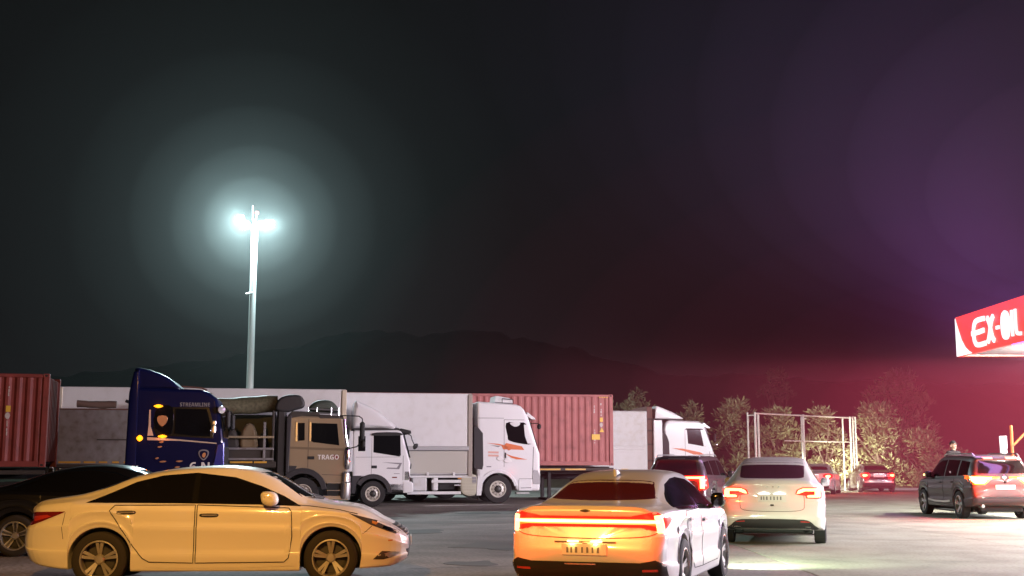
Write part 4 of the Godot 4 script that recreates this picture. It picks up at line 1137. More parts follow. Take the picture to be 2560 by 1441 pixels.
func build_white_box_lorry() -> void:
	var o := thing("box_lorry", "white lorry with pale roof air deflector, between the tan dump lorry and large orange-striped lorry", "lorry", Vector3(-4.82, 0, -42.1), 10.0, "lorries parked side by side")
	frame_rails(o, -9.8, 1.1, 0.75)
	part(o, "under_shade_sheet", Geo.new().box(Vector3(-3.5, 0.55, -2.25), Vector3(5.0, 0.7, 0.06), 0.02), M.black)  # another added sheet that keeps the view underneath dark
	for x in [0.0, -6.6, -7.7]: axle(o, x, 0.44, 2.35)
	var pr := P([-0.72, 1.02, -0.58, 1.02])
	pr.append_array(wedge_arch(0.56, 0.5, 110, 5, 8))
	pr.append_array(P([0.62, 0.5, 1.2, 0.5, 1.28, 0.95, 1.3, 1.5, 1.24, 1.68, 1.02, 2.5, 0.95, 2.6, 0.85, 2.64, -0.66, 2.62, -0.72, 2.56]))
	part(o, "cab", Geo.new().prism(pr, -2.3, 0.0, 0.07, 3), M.truck_white, 28.0)
	part(o, "air_deflector", Geo.new().prism(smooth_line(P([-0.7, 2.7, -0.68, 3.6, -0.42, 3.57, 0.1, 3.34, 0.5, 3.02, 0.9, 2.7]), 3), -2.1, -0.1, 0.14, 3), M.truck_white, 30.0)
	part(o, "deflector_base", Geo.new().box(Vector3(0.1, 2.67, -1.15), Vector3(1.6, 0.06, 2.1), 0.01), M.seam)
	part(o, "door_window", Geo.new().prism(P([0.0, 2.47, 0.93, 2.47, 0.955, 1.76, 0.9, 1.72, 0.0, 1.86]), -0.02, 0.006, 0.004, 1, false), M.glass)
	part(o, "rear_window", Geo.new().prism(P([-0.53, 2.42, -0.28, 2.42, -0.28, 1.9, -0.53, 1.9]), -0.02, 0.006, 0.004, 1, false), M.glass)
	part(o, "window_visor", Geo.new().prism(smooth_poly(P([-0.08, 2.48, 0.1, 2.55, 0.8, 2.56, 1.0, 2.5, 0.9, 2.44, 0.05, 2.43]), 2), 0.004, 0.04, 0.01), M.black)
	part(o, "windscreen", Geo.new().prism(P([1.26, 1.68, 1.04, 2.5, 1.075, 2.51, 1.3, 1.68]), -2.22, -0.08), M.glass)
	part(o, "visor", Geo.new().prism(P([0.85, 2.6, 0.95, 2.7, 1.3, 2.62, 1.32, 2.52, 1.1, 2.5]), -2.25, -0.05, 0.02), M.black)
	for p in [[-0.07, 1.1, -0.06, 2.55], [-0.6, 1.7, 0.95, 1.71]]:
		decal(o, "panel_gap", [p[0], p[1], p[0] + (0.012 if p[3] > 2 else 0.0), p[1] - (0.0 if p[3] > 2 else 0.01), p[2] + (0.006 if p[3] > 2 else 0.0), p[3] - (0.0 if p[3] > 2 else 0.01), p[2], p[3]], -0.002, M.seam, 0.004)
	decal(o, "corner_gap", [1.03, 0.9, 1.045, 0.9, 1.045, 1.75, 1.03, 1.75], -0.002, M.seam, 0.005)
	part(o, "door_handle", Geo.new().box(Vector3(0.03, 1.36, 0.0), Vector3(0.2, 0.1, 0.02), 0.01), M.black)
	decal(o, "grey_swoosh", [0.3, 1.52, 1.0, 1.5, 0.9, 1.28, 0.45, 1.3, 0.5, 1.34, 0.82, 1.33, 0.9, 1.45], 0.002, M.grey_decal, 0.003)
	decal(o, "grey_marking", [0.72, 1.12, 0.72, 1.14, 0.92, 1.14, 0.92, 1.12], 0.002, M.grey_decal, 0.003)
	decal(o, "side_lamp", [0.66, 0.98, 0.66, 1.02, 0.83, 1.02, 0.83, 0.98], 0.002, M.lamp_red_off, 0.01)
	part(o, "front_fender", Geo.new().prism(fender(0.5, 0.66, 0.46, 150, 2), -0.32, 0.02, 0.012), M.plum_black)
	part(o, "rear_apron", Geo.new().prism(P([-0.74, 0.45, -0.74, 1.06, -0.4, 1.06, -0.56, 0.8, -0.62, 0.45]), -0.32, 0.004, 0.01), M.plum_black)
	part(o, "step_well", Geo.new().box(Vector3(0.82, 0.64, -0.1), Vector3(0.5, 0.3, 0.2), 0.02), M.black)
	part(o, "bumper", Geo.new().prism(P([1.04, 0.46, 1.04, 0.86, 1.32, 0.86, 1.4, 0.78, 1.4, 0.52, 1.34, 0.46]), -2.32, 0.02, 0.04, 2), M.truck_white)
	part(o, "head_lamp", Geo.new().prism(P([1.1, 0.9, 1.1, 1.2, 1.24, 1.2, 1.3, 0.9]), -0.06, 0.012, 0.01), M.chrome)
	part(o, "wiper", Geo.new().tube([Vector3(1.25, 1.62, -0.3), Vector3(1.32, 1.45, -0.1), Vector3(1.3, 1.3, -0.02)], 0.02, 6), M.black)
	part(o, "step_mirror", Geo.new().lathe([Vector2(0, 0), Vector2(0.09, 0.02), Vector2(0.12, 0.07), Vector2(0.0, 0.1)], Vector3(1.42, 2.1, 0.02), Vector3(0.5, -0.4, 0.5).normalized(), 12), M.black)
	part(o, "mirror_arm", Geo.new().tube([Vector3(1.1, 2.55, -0.05), Vector3(1.3, 2.45, 0.0), Vector3(1.34, 2.3, 0.0), Vector3(1.42, 2.12, 0.02)], 0.018, 6), M.black)
	hang_mirror(o, Vector3(1.2, 2.2, -2.35))
	part(o, "side_air_panel", Geo.new().prism(P([-0.98, 1.2, -0.98, 2.3, -0.82, 2.6, -0.72, 2.6, -0.72, 1.2]), -0.3, -0.01, 0.01), M.truck_white)
	wing_body(o, -10.5, -0.98, 1.0, 4.02, 1.95, M.cream_post)
	part(o, "underbed_shade", Geo.new().box(Vector3(-5.6, 0.66, -0.75), Vector3(9.0, 0.6, 0.04)), M.black)  # shade under the bed, built as a black sheet
	part(o, "fuel_tank", Geo.new().box(Vector3(-2.6, 0.66, -0.4), Vector3(1.0, 0.5, 0.6), 0.1), M.tank_alloy)

func build_dump_lorry() -> void:
	var o := thing("dump_lorry", "tan cab lorry with dark snorkel, open load bed and rolled tarpaulin over it", "lorry", Vector3(-6.72, 0, -39.0), 10.0, "lorries parked side by side")
	frame_rails(o, -7.6, 1.2)
	for x in [0.0, -1.9, -5.2, -6.5]: axle(o, x, 0.52, 2.5)
	var pr := P([-0.5, 1.3, -0.42, 1.3])
	pr.append_array(wedge_arch(0.7, 0.6, 115, 20, 8))
	pr.append_array(P([0.78, 0.8, 1.36, 0.8, 1.42, 1.2, 1.42, 1.95, 1.34, 2.2, 1.26, 2.9, 1.2, 3.0, -0.46, 3.02, -0.5, 2.98]))
	part(o, "cab", Geo.new().prism(pr, -2.48, 0.0, 0.07, 3), M.tan_paint, 28.0)
	part(o, "cab_roof", Geo.new().prism(P([-0.52, 2.86, -0.52, 3.02, -0.4, 3.16, 0.42, 3.14, 0.5, 3.06, 1.24, 3.02, 1.28, 2.9, 0.5, 2.9, 0.44, 2.98, -0.1, 3.0]), -2.46, 0.01, 0.05, 2), M.brown_dark)  # shade on the cab top put into its dark brown
	part(o, "rear_window", Geo.new().prism(P([-0.2, 2.78, 0.02, 2.78, 0.03, 2.22, -0.18, 2.2]), -0.02, 0.006, 0.004, 1, false), M.glass)
	part(o, "door_window", Geo.new().prism(P([0.24, 2.78, 1.06, 2.76, 1.14, 2.06, 0.3, 2.16, 0.24, 2.2]), -0.02, 0.006, 0.004, 1, false), M.glass)
	for x in [[-0.26, -0.21], [0.18, 0.23]]: decal(o, "window_pillar", [x[0], 2.2, x[0], 2.8, x[1], 2.8, x[1], 2.2], 0.0, M.chrome_dull, 0.012)
	part(o, "windscreen", Geo.new().prism(P([1.36, 2.1, 1.28, 2.88, 1.31, 2.88, 1.395, 2.1]), -2.4, -0.08), M.glass)
	decal(o, "belt_line", [-0.48, 1.95, -0.48, 2.02, 1.3, 1.96, 1.3, 1.89], 0.0, M.tan_shade, 0.008)
	decal(o, "door_gap", [0.14, 1.35, 0.155, 1.35, 0.155, 2.9, 0.14, 2.9], -0.002, M.seam, 0.004)
	decal(o, "door_bottom_gap", [0.6, 1.12, 0.6, 1.135, 1.3, 1.11, 1.3, 1.095], -0.002, M.seam, 0.004)
	part(o, "door_handle", Geo.new().box(Vector3(0.24, 1.66, 0.0), Vector3(0.22, 0.1, 0.02), 0.01), M.black)
	lettering(o, "door_lettering", "TRAGO", Vector3(0.8, 1.68, 0.006), 0.15, M.white_decal)
	decal(o, "red_marking", [0.98, 1.62, 0.92, 1.76, 1.12, 1.76, 1.16, 1.62], 0.0, M.red_decal, 0.004)
	part(o, "front_fender", Geo.new().prism(fender(0.6, 0.78, 0.56, 175, 8), -0.34, 0.02, 0.012), M.plum_black)
	part(o, "rear_apron", Geo.new().prism(P([-0.55, 1.05, -0.55, 1.42, -0.2, 1.4, -0.3, 1.15]), -0.3, 0.01, 0.01), M.plum_black)
	var sw := part(o, "step_well", Geo.new().box(Vector3(1.0, 0.72, -0.12), Vector3(0.5, 0.56, 0.22), 0.02), M.black)
	for y in [0.86, 0.62]: part(sw, "step", Geo.new().box(Vector3(1.0, y, 0.0), Vector3(0.46, 0.03, 0.06), 0.008), M.chrome_dull)
	part(o, "lower_step", Geo.new().prism(P([0.6, 0.34, 0.66, 0.46, 1.46, 0.44, 1.46, 0.3]), -0.3, 0.01, 0.015), M.chrome_dull)
	part(o, "corner_fairing", Geo.new().lathe([Vector2(0.0, 1.28), Vector2(0.08, 1.3), Vector2(0.11, 1.45), Vector2(0.11, 1.86), Vector2(0.08, 2.0), Vector2(0.0, 2.02)], Vector3(1.4, 0, -0.04), Vector3.UP, 18), M.chrome)
	part(o, "corner_bumper", Geo.new().lathe([Vector2(0.0, 0.34), Vector2(0.15, 0.36), Vector2(0.18, 0.5), Vector2(0.18, 0.86), Vector2(0.14, 0.9), Vector2(0.14, 1.16), Vector2(0.1, 1.22), Vector2(0.0, 1.22)], Vector3(1.36, 0, -0.06), Vector3.UP, 18), M.chrome_dull)
	part(o, "bumper", Geo.new().box(Vector3(1.42, 0.7, -1.25), Vector3(0.2, 0.8, 2.3), 0.04), M.chrome_dull)
	part(o, "pillar_chrome", Geo.new().tube([Vector3(1.3, 2.9, -0.02), Vector3(1.34, 2.4, 0.0), Vector3(1.4, 2.05, -0.01)], 0.035, 8), M.chrome)
	var mr := part(o, "wing_mirror", Geo.new().box(Vector3(1.86, 2.52, 0.2), Vector3(0.16, 0.6, 0.18), 0.05), M.black)
	part(mr, "mirror_arm", Geo.new().tube([Vector3(1.1, 3.0, -0.1), Vector3(1.25, 3.02, 0.1), Vector3(1.75, 3.0, 0.2), Vector3(1.86, 2.92, 0.2), Vector3(1.86, 2.2, 0.2), Vector3(1.7, 2.02, 0.15), Vector3(1.4, 1.95, -0.05)], 0.02, 6), M.black)
	part(mr, "lower_mirror", Geo.new().box(Vector3(1.9, 2.1, 0.2), Vector3(0.14, 0.24, 0.16), 0.05), M.black)
	hang_mirror(o, Vector3(1.5, 2.5, -2.6))
	# intake snorkel behind the cab
	var sn := part(o, "intake_snorkel", Geo.new().box(Vector3(-0.72, 1.95, -0.2), Vector3(0.3, 2.5, 0.34), 0.06), M.black_soft)
	part(sn, "intake_head", Geo.new().prism(smooth_poly(P([-0.92, 3.2, -0.86, 3.5, -0.62, 3.66, -0.2, 3.68, -0.02, 3.52, -0.02, 3.3, -0.3, 3.2, -0.6, 3.12]), 3), -0.5, 0.02, 0.08, 3), M.black_soft)
	part(o, "heat_shield", Geo.new().prism(P([-0.56, 1.2, -0.56, 2.95, -0.46, 3.05, -0.4, 3.0, -0.46, 1.2]), -0.3, 0.03, 0.02), M.plum_black)
	part(o, "bag_on_roof", Geo.new().prism(smooth_poly(P([0.18, 3.14, 0.16, 3.34, 0.4, 3.52, 0.8, 3.54, 1.04, 3.36, 1.06, 3.14]), 3), -1.3, -0.35, 0.16, 3), M.tarp_green)
	var rk := Geo.new()
	for y in [3.12, 3.24]: rk.tube([Vector3(0.12, y, -0.16), Vector3(1.1, y - 0.04, -0.16), Vector3(1.1, y - 0.04, -1.4)], 0.028, 6)
	for x in [0.12, 0.4, 0.86, 1.1]: rk.tube([Vector3(x, 3.02, -0.16), Vector3(x, 3.28, -0.16)], 0.024, 6)
	part(o, "roof_rack", rk, M.chrome_dull)
	# load bed
	part(o, "bed_floor", Geo.new().box(Vector3(-4.35, 1.45, -1.25), Vector3(7.0, 0.22, 2.4), 0.03), M.brown_dark)
	part(o, "bed_side", Geo.new().box(Vector3(-6.55, 2.3, -0.03), Vector3(2.5, 1.7, 0.06), 0.015), M.bed_grey)
	part(o, "bed_side", Geo.new().box(Vector3(-6.55, 2.3, -2.45), Vector3(2.5, 1.7, 0.06), 0.015), M.bed_grey)
	decal(o, "side_seam", [-6.4, 2.2, -6.4, 2.24, -5.35, 2.24, -5.35, 2.2], 0.0, M.brown_dark, 0.006)
	for y in [1.62, 1.95, 2.32]: part(o, "bed_rail", Geo.new().box(Vector3(-3.1, y, -0.04), Vector3(4.3, 0.07, 0.05), 0.01), M.bed_grey if y < 2.2 else M.wood_pale)
	for x in [-5.2, -3.9, -2.6, -1.25]: part(o, "bed_stake", Geo.new().box(Vector3(x, 2.15, -0.06), Vector3(0.08, 1.3, 0.06), 0.01), M.bed_grey)
	part(o, "bed_board", Geo.new().box(Vector3(-3.1, 1.75, -0.1), Vector3(4.2, 0.42, 0.03), 0.005), M.brown_dark)
	part(o, "bed_tarpaulin", Geo.new().box(Vector3(-3.1, 2.35, -1.9), Vector3(4.1, 1.5, 0.04), 0.01), M.tarp_pale)
	part(o, "headboard", Geo.new().box(Vector3(-0.98, 2.3, -1.25), Vector3(0.08, 1.75, 2.4), 0.02), M.brown_dark)
	part(o, "rear_post", Geo.new().box(Vector3(-7.72, 2.2, -0.1), Vector3(0.12, 2.3, 0.16), 0.02), M.weathered_post)
	part(o, "rear_bracket", Geo.new().box(Vector3(-7.85, 3.15, -0.15), Vector3(0.5, 0.2, 0.2), 0.03), M.rust)
	part(o, "rear_lamp_box", Geo.new().box(Vector3(-7.72, 2.98, 0.0), Vector3(0.24, 0.16, 0.12), 0.03), M.box_grey)
	var rail := part(o, "tarpaulin_rail", Geo.new().box(Vector3(-6.3, 3.17, -0.1), Vector3(3.0, 0.05, 0.06), 0.01), M.rust)
	part(rail, "rail_end", Geo.new().tube([Vector3(-5.6, 3.45, -0.2), Vector3(-5.35, 3.35, -0.15), Vector3(-5.3, 3.17, -0.1)], 0.05, 8), M.black)
	var bars := Geo.new()
	var tape := [[-7.5, -6.85], [-6.75, -6.4], [-6.3, -6.05], [-5.9, -5.7], [-5.55, -4.6], [-2.85, -2.35], [-2.3, -1.6], [-1.55, -1.15]]
	for t in tape: bars.box(Vector3((t[0] + t[1]) * 0.5, 1.52, 0.004), Vector3(t[1] - t[0], 0.055, 0.006))
	part(o, "reflective_tape", bars, M.amber_tape)

	var rl := tag(part(self, "rolled_tarpaulin", _roll([Vector3(-7.1, 3.36, -0.35), Vector3(-5.9, 3.34, -0.35)], 0.115), M.rust_tarp), "thin rolled brown tarpaulin above the grey bed side left of the blue cab", "tarpaulin")
	rl.transform = o.transform
	var r2 := tag(part(self, "rolled_tarpaulin_001", _roll([Vector3(-3.15, 3.3, -0.5), Vector3(-0.86, 3.42, -0.45)], 0.27), M.tarp_olive), "thick olive tarpaulin roll on the load bed right of the blue cab", "tarpaulin")
	r2.transform = o.transform
	# sacks and crates on the bed
	var k := 0
	for c in [[-2.9, 0.5, 0.7], [-2.3, 0.42, 0.62], [-1.75, 0.5, 0.8], [-1.3, 0.26, 0.5]]:
		var g := Geo.new()
		g.prism(smooth_poly(P([-c[1] * 0.5, 0, -c[1] * 0.54, c[2] * 0.6, -c[1] * 0.2, c[2], c[1] * 0.25, c[2] * 0.96, c[1] * 0.55, c[2] * 0.5, c[1] * 0.5, 0]), 3), -0.4, 0.4, 0.12, 3)
		var b := tag(part(self, "cargo_bundle", g, [M.tarp_olive, M.brown_dark, M.wood_pale, M.black_soft][k]), ["olive covered bundle nearest the blue cab on the load bed", "dark brown bundle second from the blue cab on the load bed", "pale bundle third from the blue cab on the load bed", "narrow black bundle by the headboard of the load bed"][k], "cargo", "bundles on the load bed")
		b.name = numbered("cargo_bundle")
		b.transform = o.transform * Transform3D(Basis.IDENTITY, Vector3(c[0], 1.57 + 0.38, -0.75))
		part(b, "pallet", Geo.new().box(Vector3(0, -0.19, 0), Vector3(c[1], 0.36, 0.8), 0.02), M.wood_pale)
		k += 1

func _roll(p: Array, r: float) -> Geo:
	var g := Geo.new()
	var n := 16
	var seg := 10
	var ax: Vector3 = (p[1] - p[0]).normalized()
	var e := ax.cross(Vector3.UP).normalized()
	var u := e.cross(ax)
	var fs := 0
	for i in seg + 1:
		var t := float(i) / seg
		for j in n:
			var a := TAU * j / n
			var rr := r * (1.0 + 0.05 * sin(7.0 * t + 2.0 * a) + 0.035 * sin(19.0 * t + 3.0 * a))
			g.v.append((p[0] as Vector3).lerp(p[1], t) + (e * cos(a) + u * sin(a)) * rr - Vector3(0, 0.02 * sin(PI * t), 0))
	for i in seg:
		for j in n:
			var l := (j + 1) % n
			g.quad(i * n + j, i * n + l, (i + 1) * n + l, (i + 1) * n + j)
	for s in 2:
		var c := g.v.size()
		g.v.append(p[s])
		for j in n:
			var l := (j + 1) % n
			if s == 0: g.tri(c, l, j)
			else: g.tri(c, seg * n + j, seg * n + l)
	g.orient(fs)
	return g

func shield(c: Vector2, r: float) -> PackedVector2Array:
	return smooth_poly(P([c.x - r, c.y + r * 0.55, c.x - r * 0.5, c.y + r, c.x + r * 0.5, c.y + r, c.x + r, c.y + r * 0.55, c.x + r * 0.8, c.y - r * 0.35, c.x, c.y - r * 1.1, c.x - r * 0.8, c.y - r * 0.35]), 3)

func build_blue_tractor() -> void:
	var o := thing("tractor_unit", "dark blue lorry cab with tall roof fairing and amber lamps", "lorry", Vector3(-9.45, 0, -33.3), 10.0)
	frame_rails(o, -4.6, 1.2)
	for x in [0.0, -3.4]: axle(o, x, 0.52, 2.5)
	var pr := P([-0.98, 1.2, -0.62, 1.2])
	pr.append_array(wedge_arch(0.68, 0.56, 125, 5, 10))
	pr.append_array(P([0.74, 0.5, 1.4, 0.5, 1.46, 0.7, 1.47, 1.9, 1.44, 2.2, 1.34, 3.0, 1.24, 3.28, 1.05, 3.44, 0.8, 3.52, -0.92, 3.58, -0.98, 3.5]))
	part(o, "cab", Geo.new().prism(pr, -2.5, 0.0, 0.1, 3), M.blue_paint, 28.0)
	var ff := smooth_line(P([-0.9, 4.12, -0.6, 4.06, -0.28, 3.94, -0.06, 3.83, 0.22, 3.58]), 4)
	var fa := P([-1.04, 3.5])
	fa.append(Vector2(-1.0, 4.1))
	fa.append_array(ff)
	fa.append(Vector2(0.22, 3.5))
	part(o, "roof_fairing", Geo.new().prism(fa, -2.45, -0.04, 0.09, 3), M.blue_paint, 28.0)
	part(o, "side_deflector", Geo.new().prism(P([-1.16, 0.75, -1.12, 3.4, -1.02, 4.0, -0.86, 4.06, -0.84, 0.75]), -0.25, 0.02, 0.05, 2), M.blue_paint)
	part(o, "side_skirt", Geo.new().box(Vector3(-1.9, 0.62, -0.12), Vector3(2.2, 0.6, 0.2), 0.04), M.blue_paint)
	part(o, "roof_bar", Geo.new().tube([Vector3(0.25, 3.62, -0.3), Vector3(0.8, 3.58, -0.3), Vector3(0.95, 3.52, -0.3)], 0.025, 6), M.rust)
	part(o, "roof_bar", Geo.new().tube([Vector3(0.25, 3.62, -2.2), Vector3(0.8, 3.58, -2.2), Vector3(0.95, 3.52, -2.2)], 0.025, 6), M.rust)
	part(o, "window_surround", Geo.new().prism(P([-0.44, 2.42, -0.36, 3.03, 1.04, 3.03, 1.2, 2.5, 1.18, 2.17, -0.34, 2.24]), -0.02, 0.004, 0.003, 1, false), M.black_gloss)
	part(o, "rear_side_window", Geo.new().prism(smooth_poly(P([-0.34, 3.0, 0.06, 3.02, 0.06, 2.3, -0.25, 2.34, -0.42, 2.55]), 3), -0.02, 0.01, 0.004, 1, false), M.glass)
	part(o, "door_window", Geo.new().prism(P([0.14, 2.98, 0.98, 2.98, 1.12, 2.5, 1.1, 2.22, 0.6, 2.24, 0.14, 2.3]), -0.02, 0.01, 0.004, 1, false), M.glass)
	part(o, "windscreen", Geo.new().prism(P([1.43, 2.2, 1.33, 3.0, 1.36, 3.0, 1.47, 2.2]), -2.4, -0.1), M.glass)
	var em := part(o, "shield_badge", Geo.new().prism(shield(Vector2(-0.2, 2.65), 0.14), 0.01, 0.018, 0.003), M.copper)
	em.set_meta("label", "copper shield emblem on the rear side window")
	var e2 := part(o, "shield_badge", Geo.new().prism(shield(Vector2(0.94, 1.72), 0.14), 0.0, 0.01, 0.003), M.grey_decal)
	part(e2, "badge_inset", Geo.new().prism(shield(Vector2(0.94, 1.72), 0.105), 0.01, 0.014), M.blue_paint)
	part(e2, "badge_figure", Geo.new().prism(smooth_poly(P([0.9, 1.68, 0.92, 1.76, 0.98, 1.78, 1.0, 1.72, 0.96, 1.64]), 2), 0.014, 0.018), M.copper)
	lettering(o, "roof_lettering", "STREAMLINE", Vector3(0.66, 3.1, 0.004), 0.105, M.grey_decal, Basis.IDENTITY, 0.92)
	lettering(o, "door_number", "6 N", Vector3(0.85, 1.38, 0.004), 0.26, M.white_decal)
	lettering(o, "skirt_lettering", "LLBI", Vector3(-0.96, 1.36, 0.024), 0.12, M.white_decal)
	decal(o, "cream_stripe", [-0.56, 2.95, -0.52, 2.95, -0.5, 2.5, -0.42, 2.24, -0.58, 2.24, -0.56, 2.5], 0.0, M.cream_decal, 0.005)
	decal(o, "cream_stripe", [-0.58, 2.2, -0.58, 2.12, 0.3, 2.1, 1.28, 2.02, 1.28, 2.05, 0.3, 2.14], 0.0, M.cream_decal, 0.005)
	decal(o, "cream_stripe", [-0.56, 2.06, -0.4, 2.05, -0.1, 1.93, 1.3, 1.86, 1.3, 1.9, 0.0, 1.97, -0.3, 1.93, -0.5, 1.98], 0.0, M.cream_decal, 0.005)
	for q in [[-0.32, 3.05, 0.13, 0.05], [-0.78, 2.17, 0.09, 0.09], [-0.18, 2.22, 0.13, 0.05]]:
		var am := part(o, "amber_lamp", Geo.new().prism(smooth_poly(P([q[0] - q[2], q[1], q[0], q[1] + q[3], q[0] + q[2], q[1], q[0], q[1] - q[3]]), 3), 0.0, 0.04, 0.012), M.amber_lamp)
		am.set_meta("label", "glowing amber marker lamp")
		omni(o, Vector3(q[0], q[1], 0.14), Color(1.0, 0.5, 0.06), 0.05, 0.04)
	for q in [[-0.2, 2.06, 0.07], [-0.24, 1.93, 0.07], [-0.3, 1.62, 0.05], [-0.14, 1.53, 0.1], [0.3, 1.54, 0.1], [0.25, 1.38, 0.08]]:
		part(o, "door_glint", Geo.new().prism(smooth_poly(P([q[0] - q[2], q[1], q[0], q[1] + 0.03, q[0] + q[2], q[1] + 0.015, q[0], q[1] - 0.025]), 2), 0.0, 0.02, 0.006), M.copper)  # small amber glints built as copper pieces
	part(o, "work_lamp", Geo.new().lathe([Vector2(0, 0.06), Vector2(0.1, 0.05), Vector2(0.11, 0.0), Vector2(0.07, -0.08), Vector2(0, -0.1)], Vector3(1.38, 2.96, 0.05), Vector3(0.3, 0, 1).normalized(), 18), M.lamp_clear)
	for q in [[1.2, 2.6, 0.12], [1.2, 2.42, 0.2]]:
		part(o, "mirror_face", Geo.new().box(Vector3(q[0], q[1], 0.1), Vector3(0.1, q[2], 0.05), 0.02), M.chrome_dull)
	hang_mirror(o, Vector3(1.56, 2.7, -0.05), 0.5)
	hang_mirror(o, Vector3(1.56, 2.7, -2.45), 0.5)
	part(o, "front_fender", Geo.new().prism(fender(0.6, 0.74, 0.54, 172, 8), -0.32, 0.02, 0.015), M.blue_paint)
	part(o, "front_grille", Geo.new().box(Vector3(1.46, 1.4, -1.25), Vector3(0.06, 1.1, 2.0), 0.02), M.black)
	part(o, "corner_panel", Geo.new().prism(P([1.2, 1.4, 1.3, 2.0, 1.48, 2.06, 1.5, 1.3, 1.4, 1.26]), -0.06, 0.02, 0.02), M.blue_gloss)
	part(o, "bumper", Geo.new().box(Vector3(1.42, 0.62, -1.25), Vector3(0.2, 0.5, 2.46), 0.06), M.blue_paint)

# ---------------------------------------------------------------- containers
func corrugated(x0: float, x1: float, y0: float, y1: float, z: float, depth: float, pitch: float) -> Geo:      # a wavy sheet facing +z
	var g := Geo.new()
	var pts := []
	var x := x0
	while x < x1 - 0.02:
		for q in [[0.0, 0.0], [0.26, 0.0], [0.5, -1.0], [0.76, -1.0]]:
			var xx: float = x + q[0] * pitch
			if xx < x1: pts.append(Vector2(xx, z + q[1] * depth))
		x += pitch
	pts.append(Vector2(x1, z))
	for p in pts:
		g.v.append(Vector3(p.x, y0, p.y))
		g.v.append(Vector3(p.x, y1, p.y))
	for i in pts.size() - 1:
		g.quad(i * 2, i * 2 + 2, i * 2 + 3, i * 2 + 1)
	return g

func build_container(label: String, at: Vector3, yaw: float, length: float, h: float, m: Material, doors_right: bool) -> Node3D:
	var o := thing("shipping_container", label, "container", at, yaw, "red containers on trailers")
	var w := 2.44                                      # x from -length to 0, z from -w to 0, y from 0
	part(o, "side_panel", corrugated(-length + 0.14, -0.14, 0.16, h - 0.1, -0.03, 0.036, 0.28), m, 20.0)
	var fg := corrugated(-length + 0.14, -0.14, 0.16, h - 0.1, 0.0, 0.036, 0.28)
	fg.move(Transform3D(Basis(Vector3.UP, PI), Vector3(-length, 0, -w + 0.03)))
	part(o, "side_panel", fg, m, 20.0)
	for z in [-0.08, -w + 0.08]:
		for x in [-0.08, -length + 0.08]: part(o, "corner_post", Geo.new().box(Vector3(x, h * 0.5, z), Vector3(0.16, h - 0.02, 0.16), 0.012), m)
		part(o, "top_rail", Geo.new().box(Vector3(-length * 0.5, h - 0.06, z + (0.03 if z > -1 else -0.03)), Vector3(length - 0.34, 0.1, 0.1), 0.01), m)
		part(o, "bottom_rail", Geo.new().box(Vector3(-length * 0.5, 0.09, z + (0.03 if z > -1 else -0.03)), Vector3(length - 0.34, 0.16, 0.1), 0.01), m)
		for x in [-0.085, -length + 0.085]:
			for y in [0.06, h - 0.06]:
				var cc := part(o, "corner_casting", Geo.new().box(Vector3(x, y, z + (0.006 if z > -1 else -0.006)), Vector3(0.178, 0.122, 0.17), 0.015), m)
				part(cc, "casting_hole", Geo.new().prism(smooth_poly(P([x - 0.05, y, x, y + 0.03, x + 0.05, y, x, y - 0.03]), 2), z + 0.086, z + 0.093) if z > -1 else Geo.new().prism(smooth_poly(P([x - 0.05, y, x, y + 0.03, x + 0.05, y, x, y - 0.03]), 2), z - 0.097, z - 0.09), M.black)
	part(o, "roof", Geo.new().box(Vector3(-length * 0.5, h - 0.05, -w * 0.5), Vector3(length - 0.3, 0.03, w - 0.2)), m)
	part(o, "floor", Geo.new().box(Vector3(-length * 0.5, 0.12, -w * 0.5), Vector3(length - 0.3, 0.06, w - 0.2)), M.brown_dark)
	for e in 2:
		var x := -0.05 if e == 0 else -length + 0.05
		if (e == 0) == doors_right:
			for k in 2:
				var d := part(o, "door", Geo.new().box(Vector3(x, h * 0.5, -w * (0.27 + 0.46 * k)), Vector3(0.06, h - 0.3, w * 0.43), 0.015), m)
				var rods := Geo.new()
				for q in [-0.28, 0.28]: rods.cyl(Vector3(x + (0.06 if e == 0 else -0.06), 0.1, -w * (0.27 + 0.46 * k) + q), Vector3(x + (0.06 if e == 0 else -0.06), h - 0.1, -w * (0.27 + 0.46 * k) + q), 0.018, 0.018, 8)
				part(d, "lock_rod", rods, M.chrome_dull)
		else:
			var eg := corrugated(-w + 0.16, -0.16, 0.16, h - 0.1, 0.0, 0.04, 0.3)
			eg.move(Transform3D(Basis(Vector3(0, 0, 1), Vector3(0, 1, 0), Vector3(1, 0, 0)) if e == 0 else Basis(Vector3(0, 0, 1), Vector3(0, 1, 0), Vector3(-1, 0, 0)), Vector3(x + (0.02 if e == 0 else -0.02), 0, 0)))
			if e == 0: eg.flip_from(0)
			part(o, "end_panel", eg, m, 20.0)
	return o

